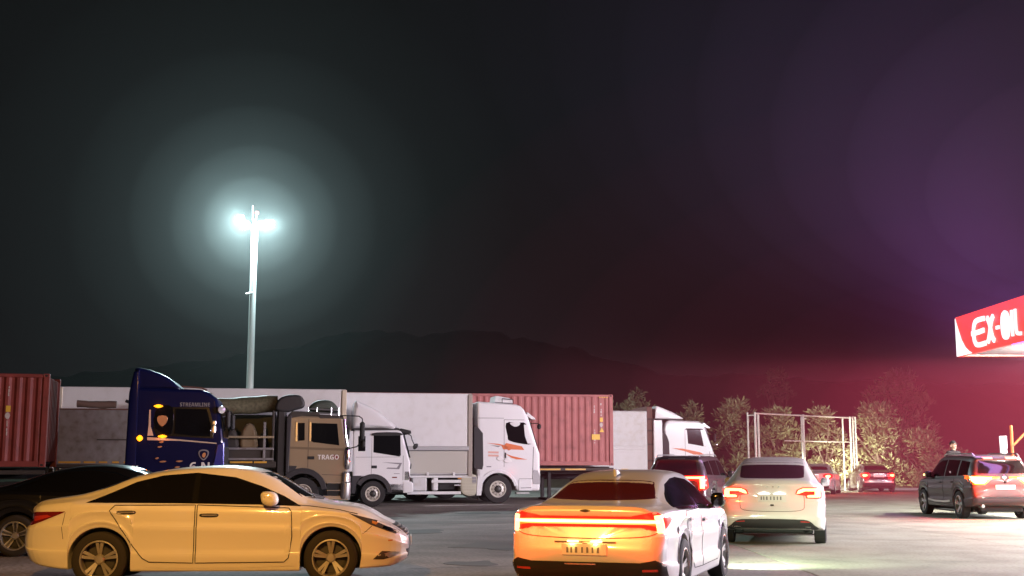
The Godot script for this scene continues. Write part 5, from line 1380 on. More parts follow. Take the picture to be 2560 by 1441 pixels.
func build_chassis(label: String, at: Vector3, yaw: float, length: float) -> void:
	var o := thing("container_trailer", label, "trailer", at, yaw, "trailers under the containers")
	var g := Geo.new()
	for z in [-0.75, -1.7]: g.box(Vector3(-length * 0.5, 1.2, z), Vector3(length, 0.3, 0.12), 0.015)
	var x := -length + 0.3
	while x < 0.0:
		g.box(Vector3(x, 1.24, -1.22), Vector3(0.12, 0.16, 2.3), 0.01)
		x += 2.2
	part(o, "frame", g, M.black)
	part(o, "side_rail", Geo.new().box(Vector3(-length * 0.5, 1.24, -0.04), Vector3(length, 0.12, 0.06), 0.012), M.brown_dark)
	var t := Geo.new()
	for k in 4: t.box(Vector3(-1.6 - k * 1.05, 1.24, -0.006), Vector3(0.85, 0.06, 0.008))
	part(o, "reflective_tape", t, M.amber_tape)
	for q in [-length + 1.4, -length + 2.7, -length + 4.0]: axle(o, q, 0.5, 2.44)
	for z in [-0.5, -1.9]: part(o, "landing_leg", Geo.new().box(Vector3(-2.6, 0.6, z), Vector3(0.14, 1.1, 0.14), 0.02), M.black)
	part(o, "foot_beam", Geo.new().box(Vector3(-2.6, 0.04, -1.2), Vector3(0.3, 0.08, 1.7), 0.02), M.black)

func build_containers() -> void:
	var at := Vector3(-12.95, 1.38, -33.6)
	var a := build_container("red container cut by the left edge of the photo", at, 13.5, 12.19, 2.59, M.container_red, false)
	_marks(a, [[-1.5, 2.3, 0.03], [-1.05, 2.2, 0.03]], [-1.04, 1.62], [-1.05, 1.42])
	build_chassis("dark container trailer at the left edge, amber tape along its side", at * Vector3(1, 0, 1), 13.5, 12.0)
	at = Vector3(4.16, 1.39, -49.6)
	var b := build_container("pinkish red container behind the large orange-striped lorry", at, 10.0, 12.19, 2.9, M.container_rose, true)
	_marks(b, [[-0.78, 2.4, 0.045], [-0.5, 2.5, 0.045]], [-0.49, 1.88], [-0.5, 1.66])
	decal(b, "yellow_sticker", [-0.9, 1.05, -0.9, 1.27, -0.56, 1.27, -0.56, 1.05], -0.026, M.yellow_decal, 0.006)
	decal(b, "yellow_triangle", [-0.58, 1.36, -0.48, 1.54, -0.38, 1.36], -0.026, M.yellow_decal, 0.006)
	var st := Geo.new()
	for k in 4: st.prism(P([-0.56 + k * 0.1, 2.76, -0.6 + k * 0.1, 2.8, -0.54 + k * 0.1, 2.8, -0.5 + k * 0.1, 2.76]), 0.008, 0.012)
	part(b, "yellow_rail_marks", st, M.yellow_decal)
	build_chassis("dark container trailer behind the large orange-striped lorry", at * Vector3(1, 0, 1), 10.0, 12.0)

func _marks(o: Node3D, cols: Array, sq: Array, dot: Array) -> void:
	rng.seed = 41
	for c in cols:
		var y: float = c[1]
		while y > 0.9 + (0.5 if c[0] > -0.7 else 0.0):
			var hh := rng.randf_range(0.04, 0.11)
			if rng.randf() < 0.8: part(o, "stencil_mark", Geo.new().box(Vector3(c[0] + rng.randf_range(-0.008, 0.008), y, -0.026), Vector3(c[2] * rng.randf_range(0.7, 1.2), hh, 0.005)), M.white_worn)
			y -= hh + rng.randf_range(0.02, 0.05)
			if absf(y - sq[1]) < 0.16 and c[0] > -1.2: y -= 0.5
	decal(o, "yellow_label", [sq[0] - 0.06, sq[1] - 0.1, sq[0] - 0.06, sq[1] + 0.07, sq[0] + 0.06, sq[1] + 0.07, sq[0] + 0.06, sq[1] - 0.1], -0.026, M.yellow_decal)
	part(o, "round_label", Geo.new().prism(smooth_poly(P([dot[0] - 0.07, dot[1], dot[0], dot[1] + 0.09, dot[0] + 0.07, dot[1], dot[0], dot[1] - 0.11]), 3), -0.026, -0.02), M.white_worn)

func build_far_white_lorry() -> void:
	var o := thing("tractor_unit", "white lorry cab with wedge roof deflector right of the pinkish red container", "lorry", Vector3(7.39, 0, -53.0), 10.0)
	frame_rails(o, -4.6, 1.3)
	for x in [0.0, -3.4]: axle(o, x, 0.52, 2.5)
	var pr := P([-0.72, 0.9, -0.6, 0.9])
	pr.append_array(wedge_arch(0.66, 0.53, 145, 5, 10))
	pr.append_array(P([0.72, 0.46, 1.5, 0.46, 1.56, 0.9, 1.55, 1.9, 1.46, 2.15, 1.12, 3.1, 1.02, 3.24, 0.85, 3.32, -0.5, 3.36, -0.66, 3.24, -0.72, 3.0]))
	part(o, "cab", Geo.new().prism(pr, -2.5, 0.0, 0.09, 3), M.truck_white, 28.0)
	part(o, "air_deflector", Geo.new().prism(P([-1.12, 3.42, -1.08, 3.96, -0.98, 3.98, -0.3, 3.72, 0.2, 3.45, 0.15, 3.4]), -2.35, -0.1, 0.06, 2), M.truck_white)
	part(o, "side_extender", Geo.new().prism(P([-1.24, 0.9, -1.22, 3.36, -0.82, 3.36, -0.8, 0.9]), -0.2, 0.02, 0.03), M.truck_white)
	part(o, "side_flap", Geo.new().prism(P([-0.8, 0.9, -0.8, 2.9, -0.62, 2.68, -0.52, 2.4, -0.5, 0.95]), -0.2, 0.01, 0.01), M.plum_black)
	part(o, "door_window", Geo.new().prism(P([0.3, 2.94, 0.98, 2.94, 1.1, 2.5, 1.15, 2.2, 0.34, 2.34]), -0.02, 0.006, 0.004, 1, false), M.glass)
	part(o, "window_frame", Geo.new().prism(P([0.92, 2.94, 1.02, 2.94, 1.26, 2.2, 1.06, 2.22]), -0.01, 0.012, 0.004, 1, false), M.truck_white)
	part(o, "window_visor", Geo.new().prism(P([0.22, 2.94, 0.26, 3.0, 1.04, 3.0, 1.04, 2.94]), 0.0, 0.03, 0.008), M.black)
	part(o, "windscreen", Geo.new().prism(P([1.44, 2.16, 1.12, 3.1, 1.17, 3.11, 1.5, 2.16]), -2.42, -0.06), M.glass)
	part(o, "sun_visor", Geo.new().prism(P([1.0, 3.16, 1.1, 3.26, 1.38, 3.06, 1.38, 3.0, 1.2, 3.02]), -2.4, -0.05, 0.02), M.truck_white)
	for p in [[-0.4, 2.14, 0.1, 2.12, 0.9, 1.96, 1.1, 1.84, 0.6, 1.86, 0.2, 2.0], [0.2, 1.66, 0.7, 1.58, 1.2, 1.4, 0.7, 1.46]]:
		decal(o, "orange_stripe", p, 0.003, M.orange_decal, 0.004)
	decal(o, "door_gap", [0.2, 1.2, 0.215, 1.2, 0.215, 2.98, 0.2, 2.98], -0.002, M.seam, 0.005)
	decal(o, "corner_gap", [1.28, 0.8, 1.3, 0.8, 1.34, 2.0, 1.32, 2.0], -0.002, M.seam, 0.006)
	for k in 4: decal(o, "small_marking", [-0.36 + k * 0.12, 1.56, -0.36 + k * 0.12, 1.62, -0.29 + k * 0.12, 1.62, -0.29 + k * 0.12, 1.56], 0.003, M.grey_decal, 0.003)
	hang_mirror(o, Vector3(1.6, 2.6, -0.1), 0.4)
	part(o, "mirror_lamp", Geo.new().box(Vector3(1.66, 2.3, 0.0), Vector3(0.12, 0.1, 0.1), 0.03), M.chrome)
	part(o, "front_fender", Geo.new().prism(fender(0.62, 0.74, 0.5, 172, 12), -0.3, 0.02, 0.015), M.truck_white)
	var t := thing("box_trailer", "pale box trailer between the pinkish red container and the white cab with wedge deflector", "trailer", Vector3(7.39, 0, -53.0), 10.0)
	part(t, "box_body", Geo.new().box(Vector3(-7.2, 2.4, -1.25), Vector3(11.4, 2.7, 2.46), 0.03), M.box_white)
	part(t, "upper_panel", Geo.new().box(Vector3(-7.2, 2.97, -0.01), Vector3(11.2, 1.5, 0.03), 0.01), M.box_grey)
	part(t, "lower_panel", Geo.new().box(Vector3(-7.2, 1.55, -0.01), Vector3(11.2, 0.9, 0.03), 0.01), M.box_white)
	part(t, "middle_rail", Geo.new().box(Vector3(-7.2, 2.12, 0.0), Vector3(11.2, 0.12, 0.05), 0.012), M.box_white)
	var hb := part(t, "headboard", Geo.new().box(Vector3(-1.36, 2.5, -1.25), Vector3(0.26, 2.9, 2.3), 0.02), M.rust)
	for y in [1.6, 2.3, 2.9, 3.4]: part(hb, "headboard_rail", Geo.new().box(Vector3(-1.36, y, -0.08), Vector3(0.3, 0.06, 0.06), 0.01), M.brown_dark)
	part(t, "frame", Geo.new().box(Vector3(-7.0, 0.92, -1.25), Vector3(11.0, 0.22, 1.0), 0.02), M.black)
	for q in [-11.6, -10.3, -9.0]: axle(t, q, 0.5, 2.46)
	part(t, "marker_lamp", Geo.new().box(Vector3(-2.55, 1.2, 0.03), Vector3(0.3, 0.09, 0.03), 0.01), M.yellow_decal)

# ---------------------------------------------------------------- materials
func materials() -> void:
	M.white_paint = mat(0.74, 0.73, 0.70, 0.42, 0.0, 0.8)
	M.silver_white_paint = mat(0.66, 0.66, 0.66, 0.38, 0.1, 0.8)
	M.silver_paint = mat(0.5, 0.5, 0.5, 0.35, 0.3, 0.6)
	M.black_paint = mat(0.006, 0.006, 0.007, 0.3, 0.0, 0.3)
	M.plum_paint = mat(0.05, 0.035, 0.04, 0.35, 0.2, 0.8)
	M.grey_paint = mat(0.035, 0.024, 0.022, 0.4, 0.1, 0.35)
	M.blue_paint = mat(0.004, 0.006, 0.042, 0.4, 0.0, 0.1)
	M.blue_paint.metallic_specular = 0.2
	M.white_glint = mat(0.8, 0.8, 0.8, 0.15, 0.0, 1.0)
	M.glass_red_glare = mat(0.085, 0.012, 0.013, 0.2)  # red glare on the rear window put into the glass colour
	M.blue_gloss = mat(0.03, 0.04, 0.3, 0.15, 0.2, 1.0)
	M.tan_paint = mat(0.27, 0.21, 0.14, 0.4, 0.15, 0.6)
	M.tan_shade = mat(0.16, 0.115, 0.07, 0.5)
	M.brown_dark = mat(0.045, 0.036, 0.03, 0.75)
	M.truck_white = mat(0.7, 0.7, 0.71, 0.4, 0.0, 0.5)
	M.box_white = mat(0.62, 0.62, 0.62, 0.55)
	tri_tex(M.box_white, noise_tex(0.012, 4, 5, [[0.0, 0.6, 0.595, 0.58], [0.45, 0.64, 0.64, 0.64], [1.0, 0.66, 0.66, 0.66]]), 0.35)
	M.box_white.albedo_color = Color.WHITE
	M.box_grey = mat(0.47, 0.47, 0.47, 0.5, 0.1)
	tri_tex(M.box_grey, noise_tex(0.014, 4, 9, [[0.0, 0.44, 0.42, 0.39], [0.5, 0.5, 0.5, 0.5], [1.0, 0.53, 0.53, 0.54]]), 0.4)
	M.box_grey.albedo_color = Color.WHITE
	M.drop_side = mat(0.42, 0.405, 0.36, 0.5, 0.1)
	M.band_grey = mat(0.36, 0.36, 0.365, 0.5, 0.1)
	M.tarp_pale = mat(0.2, 0.19, 0.14, 0.7)
	M.weathered_post = mat(0.32, 0.28, 0.24, 0.6)
	M.cream_post = mat(0.6, 0.52, 0.4, 0.5)
	M.bed_grey = mat(0.26, 0.25, 0.26, 0.65)
	tri_tex(M.bed_grey, noise_tex(0.013, 5, 17, [[0.0, 0.14, 0.12, 0.105], [0.35, 0.2, 0.185, 0.18], [1.0, 0.25, 0.24, 0.25]]), 0.45)
	M.bed_grey.albedo_color = Color.WHITE
	M.wood_pale = mat(0.3, 0.23, 0.14, 0.7)
	M.tarp_olive = mat(0.13, 0.125, 0.075, 0.6)
	tri_tex(M.tarp_olive, noise_tex(0.02, 4, 23, [[0.0, 0.07, 0.06, 0.035], [0.5, 0.13, 0.125, 0.075], [1.0, 0.18, 0.17, 0.11]]), 0.8)
	M.tarp_olive.albedo_color = Color.WHITE
	M.tarp_green = mat(0.06, 0.075, 0.06, 0.6)
	M.rust = mat(0.13, 0.06, 0.045, 0.7)
	M.rust_tarp = mat(0.15, 0.095, 0.075, 0.7)
	M.plum_black = mat(0.03, 0.027, 0.03, 0.7)
	M.tyre = mat(0.022, 0.02, 0.02, 0.85)
	M.alloy = mat(0.55, 0.54, 0.52, 0.32, 0.75)
	M.truck_rim = mat(0.55, 0.52, 0.46, 0.45, 0.2)
	M.dark_metal = mat(0.06, 0.058, 0.055, 0.5, 0.5)
	M.chrome = mat(0.85, 0.85, 0.86, 0.1, 1.0)
	M.chrome_dull = mat(0.55, 0.54, 0.54, 0.28, 0.8)
	M.tank_alloy = mat(0.44, 0.42, 0.33, 0.45, 0.15)
	M.black = mat(0.012, 0.012, 0.012, 0.7)
	M.black_soft = mat(0.03, 0.028, 0.03, 0.6)
	M.black_gloss = mat(0.01, 0.01, 0.01, 0.15)
	M.seam = mat(0.05, 0.045, 0.045, 0.8)
	M.glass = mat(0.006, 0.006, 0.007, 0.06)
	M.glass.metallic_specular = 0.55
	M.glass_pink_glare = mat(0.10, 0.03, 0.05, 0.2)  # reflection of the reddish haze painted into this glass
	M.glass_dark_glare = mat(0.05, 0.014, 0.024, 0.2)  # dark red glow on the window painted as glass colour
	M.plate = mat(0.7, 0.7, 0.68, 0.4)
	M.plate_ink = mat(0.16, 0.17, 0.19, 0.5)
	M.lamp_red_off = mat(0.16, 0.012, 0.012, 0.15, 0.0, 1.0)
	M.lamp_red_bright = mat(0.5, 0.04, 0.03, 0.2, 0.0, 1.0)
	M.lamp_clear = mat(0.6, 0.6, 0.62, 0.12, 0.3, 1.0)
	M.lamp_dark_clear = mat(0.12, 0.11, 0.11, 0.12, 0.4, 1.0)
	M.amber_off = mat(0.55, 0.22, 0.05, 0.2, 0.0, 1.0)
	M.amber_tape = mat(0.62, 0.33, 0.05, 0.3)
	M.white_decal = mat(0.75, 0.73, 0.7, 0.5)
	M.white_worn = mat(0.52, 0.46, 0.44, 0.6)
	M.grey_decal = mat(0.22, 0.21, 0.23, 0.5)
	M.cream_decal = mat(0.58, 0.45, 0.34, 0.45)
	M.copper = mat(0.45, 0.26, 0.17, 0.35, 0.5)
	M.orange_decal = mat(0.62, 0.14, 0.04, 0.5)
	M.orange_pale = mat(0.65, 0.36, 0.3, 0.5)
	M.red_decal = mat(0.2, 0.03, 0.03, 0.5)
	M.yellow_decal = mat(0.75, 0.47, 0.06, 0.5)
	for q in [["container_red", 0.24, 0.04, 0.035, 3], ["container_rose", 0.38, 0.12, 0.115, 4]]:
		var m := mat(1, 1, 1, 0.6)
		tri_tex(m, noise_tex(0.01, 5, q[4], [[0.0, q[1] * 0.6, q[2] * 0.62, q[3] * 0.6], [0.35, q[1] * 0.92, q[2] * 0.95, q[3] * 0.95], [1.0, q[1] * 1.1, q[2] * 1.15, q[3] * 1.15]]), 0.3)
		m.albedo_color = Color.WHITE
		M[q[0]] = m
	M.tail_red = glow(1.0, 0.02, 0.01, 0.95)
	M.tail_red_hot = glow(1.0, 0.16, 0.1, 4.0)
	M.tail_hot = glow(1.0, 0.5, 0.2, 3.6)
	M.bar_hot = glow(1.0, 0.3, 0.07, 2.6)
	M.bar_core = glow(1.0, 0.72, 0.42, 4.0)
	M.tail_orange = glow(1.0, 0.16, 0.015, 1.3)
	M.amber_hot = glow(1.0, 0.62, 0.2, 5.0)
	M.amber_lamp = glow(1.0, 0.42, 0.015, 1.2)
	M.head_lit = glow(1.0, 1.0, 0.9, 2.0)
	M.plate_glow = glow(1.0, 0.75, 0.4, 3.0)
	M.plate_white_glow = glow(1.0, 0.95, 0.92, 1.5)
	M.flood = glow(1.0, 1.0, 0.86, 30.0)
	M.sodium = glow(1.0, 0.45, 0.1, 20.0)
	M.canopy_glow = glow(0.86, 0.82, 1.0, 9.0)
	M.sign_red = glow(1.0, 0.05, 0.03, 0.95)
	M.sign_white = glow(1.0, 1.0, 0.98, 1.0)
	M.violet_glow = glow(0.35, 0.25, 1.0, 1.5)
	M.soffit = mat(0.17, 0.16, 0.168, 0.6)
	M.pole = mat(0.6, 0.62, 0.6, 0.45, 0.1)
	M.pipe = mat(0.7, 0.68, 0.6, 0.45, 0.1)
	M.bark = mat(0.09, 0.07, 0.05, 0.9)
	M.post_orange = mat(0.6, 0.16, 0.05, 0.5)
	M.kerb = mat(0.32, 0.31, 0.28, 0.8)
	M.skin = mat(0.5, 0.32, 0.23, 0.55)
	M.cloth_dark = mat(0.008, 0.007, 0.008, 0.9)
	M.cloth_trouser = mat(0.03, 0.032, 0.04, 0.9)
	# worn tarmac: broad stains, fine grain and a little relief
	var g := mat(1, 1, 1, 0.85)
	tri_tex(g, noise_tex(0.006, 5, 31, [[0.0, 0.175, 0.153, 0.13], [0.4, 0.235, 0.208, 0.182], [0.6, 0.27, 0.24, 0.212], [1.0, 0.32, 0.286, 0.255]], 1024), 0.09, true)
	g.albedo_color = Color.WHITE
	g.detail_enabled = true
	g.detail_albedo = noise_tex(0.25, 3, 37, [[0.0, 0.55, 0.55, 0.55], [0.5, 0.95, 0.95, 0.95], [1.0, 1.0, 1.0, 1.0]], 512)
	g.detail_blend_mode = BaseMaterial3D.BLEND_MODE_MUL
	g.normal_enabled = true
	g.normal_texture = noise_tex(0.2, 4, 43, [], 512, 3.0)
	g.normal_scale = 0.14
	M.tarmac = g
	var cc := mat(1, 1, 1, 0.8)  # paler than the tarmac so the floodlit side reads brighter
	tri_tex(cc, noise_tex(0.006, 5, 53, [[0.0, 0.21, 0.225, 0.165], [0.4, 0.29, 0.308, 0.228], [0.6, 0.33, 0.35, 0.262], [1.0, 0.37, 0.39, 0.3]], 1024), 0.1, true)
	cc.albedo_color = Color.WHITE
	cc.detail_enabled = true
	cc.detail_albedo = g.detail_albedo
	cc.detail_blend_mode = BaseMaterial3D.BLEND_MODE_MUL
	M.concrete = cc
	M.oil = mat(0.1, 0.09, 0.08, 0.8)
	M.patch = mat(0.15, 0.134, 0.118, 0.85)
	M.paint_line = mat(0.42, 0.41, 0.38, 0.7)
	var v := mat(1, 1, 1, 0.95)
	tri_tex(v, noise_tex(0.02, 5, 47, [[0.0, 0.03, 0.028, 0.015], [0.5, 0.055, 0.055, 0.025], [1.0, 0.09, 0.08, 0.04]]), 0.2, true)
	v.albedo_color = Color.WHITE
	M.verge = v
	M.hill = mat(0.035, 0.036, 0.03, 0.95)
	var lf := mat(1, 1, 1, 0.7)
	lf.vertex_color_use_as_albedo = true
	lf.backlight_enabled = true
	lf.backlight = Color(0.25, 0.25, 0.12)
	lf.cull_mode = BaseMaterial3D.CULL_DISABLED
	M.leaf = lf

# ---------------------------------------------------------------- setting
func struct(n: String, g: Geo, m: Material, crease := 35.0) -> MeshInstance3D:
	var o := part(self, n, g, m, crease)
	o.set_meta("kind", "structure")
	return o

func build_ground() -> void:
	struct("ground", Geo.new().box(Vector3(0, -0.25, -130), Vector3(700, 0.5, 360)), M.tarmac)
	var ap := Geo.new()                                   # concrete slabs before the filling station, paled to stand for floodlit ground
	var slabs := tag(thing("apron", "", "", Vector3.ZERO), "", "", "", "structure")
	for i in 9:
		for j in 12:
			var sl := part(slabs, "concrete_slab", Geo.new().box(Vector3(6.6 + i * 5.0, 0.0, -8.0 - j * 5.0), Vector3(4.985, 0.012, 4.985), 0.0), M.concrete)
			if i == 0: pass
	var kg := Geo.new()
	kg.box(Vector3(10, 0.06, -67.2), Vector3(160, 0.15, 0.25), 0.02)
	struct("kerb", kg, M.kerb)
	var vg := Geo.new()
	var nx := 60
	var nz := 12
	var fn := FastNoiseLite.new()
	fn.seed = 5
	fn.frequency = 0.08
	for i in nx + 1:
		for j in nz + 1:
			var x := -70.0 + 160.0 * i / nx
			var z := -67.3 - 60.0 * pow(float(j) / nz, 1.5)
			vg.v.append(Vector3(x, 0.12 + maxf(0.0, (-67.3 - z) * 0.045) + (0.25 * fn.get_noise_2d(x, z) if j > 0 else 0.0), z))
	for i in nx:
		for j in nz:
			var a := i * (nz + 1) + j
			vg.quad(a, a + nz + 1, a + nz + 2, a + 1)
	if (vg.v[vg.f[1]] - vg.v[vg.f[0]]).cross(vg.v[vg.f[2]] - vg.v[vg.f[0]]).y < 0: vg.flip_from(0)
	struct("verge", vg, M.verge, 60.0)
	# dark wooded hills behind
	var sky_px := P([-420, 24, -250, 19, -120, 18, -90, 19, -45, 25, -28, 28.5, -10, 28.5, 8, 26, 20, 23, 34, 19.5, 50, 19.5, 70, 18, 100, 18, 140, 21, 250, 26, 340, 24])
	var hg := Geo.new()
	nx = 300
	nz = 10
	for i in nx + 1:
		var x := -340.0 + 680.0 * i / nx
		for j in nz + 1:
			var t := float(j) / nz
			var y := cv(sky_px, x) * sin(PI * 0.5 * minf(t * 1.25, 1.0)) - 0.5
			y += (fn.get_noise_2d(x * 3.0, t * 70.0) * 1.6 + fn.get_noise_2d(x * 0.7 + 40.0, t * 30.0) * 1.2) * minf(1.0, t * 3.0)
			hg.v.append(Vector3(x, y, -150.0 - 130.0 * t))
	for i in nx:
		for j in nz:
			var a := i * (nz + 1) + j
			hg.quad(a, a + nz + 1, a + nz + 2, a + 1)
	if (hg.v[hg.f[1]] - hg.v[hg.f[0]]).cross(hg.v[hg.f[2]] - hg.v[hg.f[0]]).y < 0: hg.flip_from(0)
	struct("hills", hg, M.hill, 60.0)
	# wear: oil stains, cracks and a patched strip
	rng.seed = 77
	for q in [[-0.6, -18.5, 0.5], [0.9, -24.0, 0.7], [-2.2, -27.0, 0.9], [1.8, -30.5, 0.6], [-4.0, -33.0, 1.0], [-1.0, -36.5, 0.8], [3.6, -38.5, 0.9], [5.2, -30.0, 0.6], [-0.2, -21.5, 0.35]]:
		var sp := PackedVector2Array()
		for k in 11: sp.append(Vector2(cos(TAU * k / 11), sin(TAU * k / 11)) * q[2] * rng.randf_range(0.5, 1.1))
		var sg := Geo.new().prism(smooth_poly(sp, 3), 0.0, 0.004)
		sg.move(Transform3D(Basis(Vector3.RIGHT, -PI / 2), Vector3(q[0], 0.001, q[1])))
		struct("oil_stain", sg, M.oil)
	for q in [[-1.5, -17.5, 0.4, 14], [1.5, -26.0, 2.6, 16], [-3.0, -29.5, 0.2, 18], [0.5, -34.0, 2.9, 20], [4.0, -41.0, 3.0, 14]]:
		var cp := PackedVector2Array([Vector2(q[0], q[1])])
		var a: float = q[2]
		for k in q[3]:
			a += rng.randf_range(-0.4, 0.4)
			cp.append(cp[-1] + Vector2(cos(a), -sin(a) * 0.6) * rng.randf_range(0.25, 0.6))
		struct("tarmac_crack", strip(cp, 0.035, func(u, w): return Vector3(u, 0.003, w), Vector3.UP, 0.003), M.oil)
	for q in [[Vector3(-1.2, 0.0, -31.0), 9.0, 1.1, 12.0], [Vector3(1.0, 0.0, -22.0), 4.0, 1.6, -20.0]]:
		var pt := struct("tarmac_patch", Geo.new().box(Vector3.ZERO, Vector3(q[1], 0.008, q[2]), 0.0), M.patch)
		pt.position = q[0]
		pt.rotation.y = deg_to_rad(q[3])
	# worn parking lines
	for q in [[Vector3(-1.7, 0.004, -43.6), 9.0], [Vector3(3.2, 0.004, -46.2), 6.0]]:
		var l := struct("parking_line", Geo.new().box(Vector3.ZERO, Vector3(q[1] if q[1] < 1 else 0.12, 0.008, q[1] * 0.35), 0.0), M.paint_line)
		l.position = q[0]
		l.rotation.y = deg_to_rad(-60)

func build_mast() -> void:
	var o := thing("floodlight_mast", "tall white pole with four glaring floodlights", "floodlight mast", Vector3(-13.1, 0, -60), 0)
	part(o, "pole", Geo.new().lathe([Vector2(0.0, 0.0), Vector2(0.2, 0.0), Vector2(0.17, 8.0), Vector2(0.15, 13.4), Vector2(0.0, 13.42)], Vector3.ZERO, Vector3.UP, 20), M.pole)
	part(o, "base_plate", Geo.new().box(Vector3(0, 0.03, 0), Vector3(0.7, 0.06, 0.7), 0.01), M.pole)
	part(o, "crossarm", Geo.new().tube([Vector3(-0.62, 13.55, 0.1), Vector3(0.0, 13.4, 0.1), Vector3(0.62, 13.4, 0.1)], 0.05, 8), M.pole)
	part(o, "lightning_rod", Geo.new().tube([Vector3(0.0, 13.4, 0), Vector3(-0.12, 13.75, 0), Vector3(-0.14, 14.5, 0)], 0.022, 6), M.pole)
	var bc := part(o, "beacon", Geo.new().tube([Vector3(0.02, 13.4, 0), Vector3(0.07, 14.05, 0)], 0.035, 8), M.pole)
	part(bc, "beacon_lens", Geo.new().lathe([Vector2(0, 0), Vector2(0.09, 0.04), Vector2(0.09, 0.16), Vector2(0, 0.2)], Vector3(0.08, 14.02, 0), Vector3.UP, 12), M.lamp_red_bright)
	part(o, "bracket", Geo.new().tube([Vector3(0.0, 10.0, 0.12), Vector3(-0.3, 9.92, 0.2)], 0.05, 6), M.pole)
	part(o, "pole_band", Geo.new().cyl(Vector3(0, 4.7, 0), Vector3(0, 4.78, 0), 0.2), M.pole)
	for q in [[-0.82, 13.75, 0.15, -35.0], [-0.5, 13.4, 0.3, -10.0], [0.45, 13.4, 0.3, 12.0], [0.85, 13.48, 0.15, 40.0]]:
		var b := Basis.from_euler(Vector3(deg_to_rad(22), deg_to_rad(q[3]), 0))
		var at := Vector3(q[0], q[1], q[2])
		var h := part(o, "floodlight", Geo.new().box(at - b.z * 0.2, Vector3(0.46, 0.4, 0.14), 0.05, b), M.pole)
		part(h, "flood_lens", Geo.new().box(at, Vector3(0.3, 0.25, 0.16), 0.07, b), M.flood)
		omni(o, at, Color(0.84, 0.97, 0.99), MAST_E, 0.1)

func build_street_lamp() -> void:            # stands behind the camera: the orange light on the nearest cars
	var o := thing("street_lamp", "sodium street lamp left of the viewer, its orange light falling on the near sedans", "street lamp", Vector3(-4.9, 0, -6.5), 0)
	part(o, "pole", Geo.new().lathe([Vector2(0.0, 0.0), Vector2(0.1, 0.0), Vector2(0.06, 5.1), Vector2(0.0, 5.12)], Vector3.ZERO, Vector3.UP, 14), M.pole)
	part(o, "arm", Geo.new().tube([Vector3(0, 5.0, 0), Vector3(0.7, 5.45, -0.2), Vector3(1.7, 5.6, -0.5)], 0.04, 8), M.pole)
	part(o, "lamp_head", Geo.new().box(Vector3(1.9, 5.65, -0.55), Vector3(0.7, 0.12, 0.3), 0.04), M.pole)
	part(o, "lamp_bulb", Geo.new().lathe([Vector2(0, 0), Vector2(0.1, 0.04), Vector2(0.13, 0.14), Vector2(0, 0.15)], Vector3(1.9, 5.42, -0.55), Vector3.UP, 14), M.sodium)
	omni(o, Vector3(1.9, 5.5, -0.55), Color(1.0, 0.71, 0.33), SODIUM_E, 0.08)


func glyphs() -> Array:                       # EX-OIL, wide rounded letters; x to the right, y up, about 0.8 m tall
	return [
		["letter_e", [P([2.55, 1.0, 1.9, 1.0, 1.66, 0.86, 1.6, 0.6, 1.66, 0.36, 1.9, 0.22, 2.55, 0.22]), P([1.46, 0.62, 2.0, 0.62, 2.45, 0.64])]],
		["letter_x", [P([2.76, 1.0, 2.9, 0.82, 3.08, 0.38, 3.24, 0.22]), P([2.72, 0.22, 2.86, 0.4, 3.06, 0.82, 3.24, 1.0])]],
		["hyphen", [P([3.42, 0.6, 3.64, 0.6])]],
		["letter_o", [P([4.12, 1.0, 3.92, 0.9, 3.86, 0.6, 3.92, 0.32, 4.12, 0.22, 4.3, 0.32, 4.36, 0.6, 4.3, 0.9, 4.12, 1.0])]],
		["letter_i", [P([4.6, 1.0, 4.6, 0.22])]],
		["letter_l", [P([4.86, 1.0, 4.86, 0.42, 4.95, 0.27, 5.2, 0.24])]],
	]

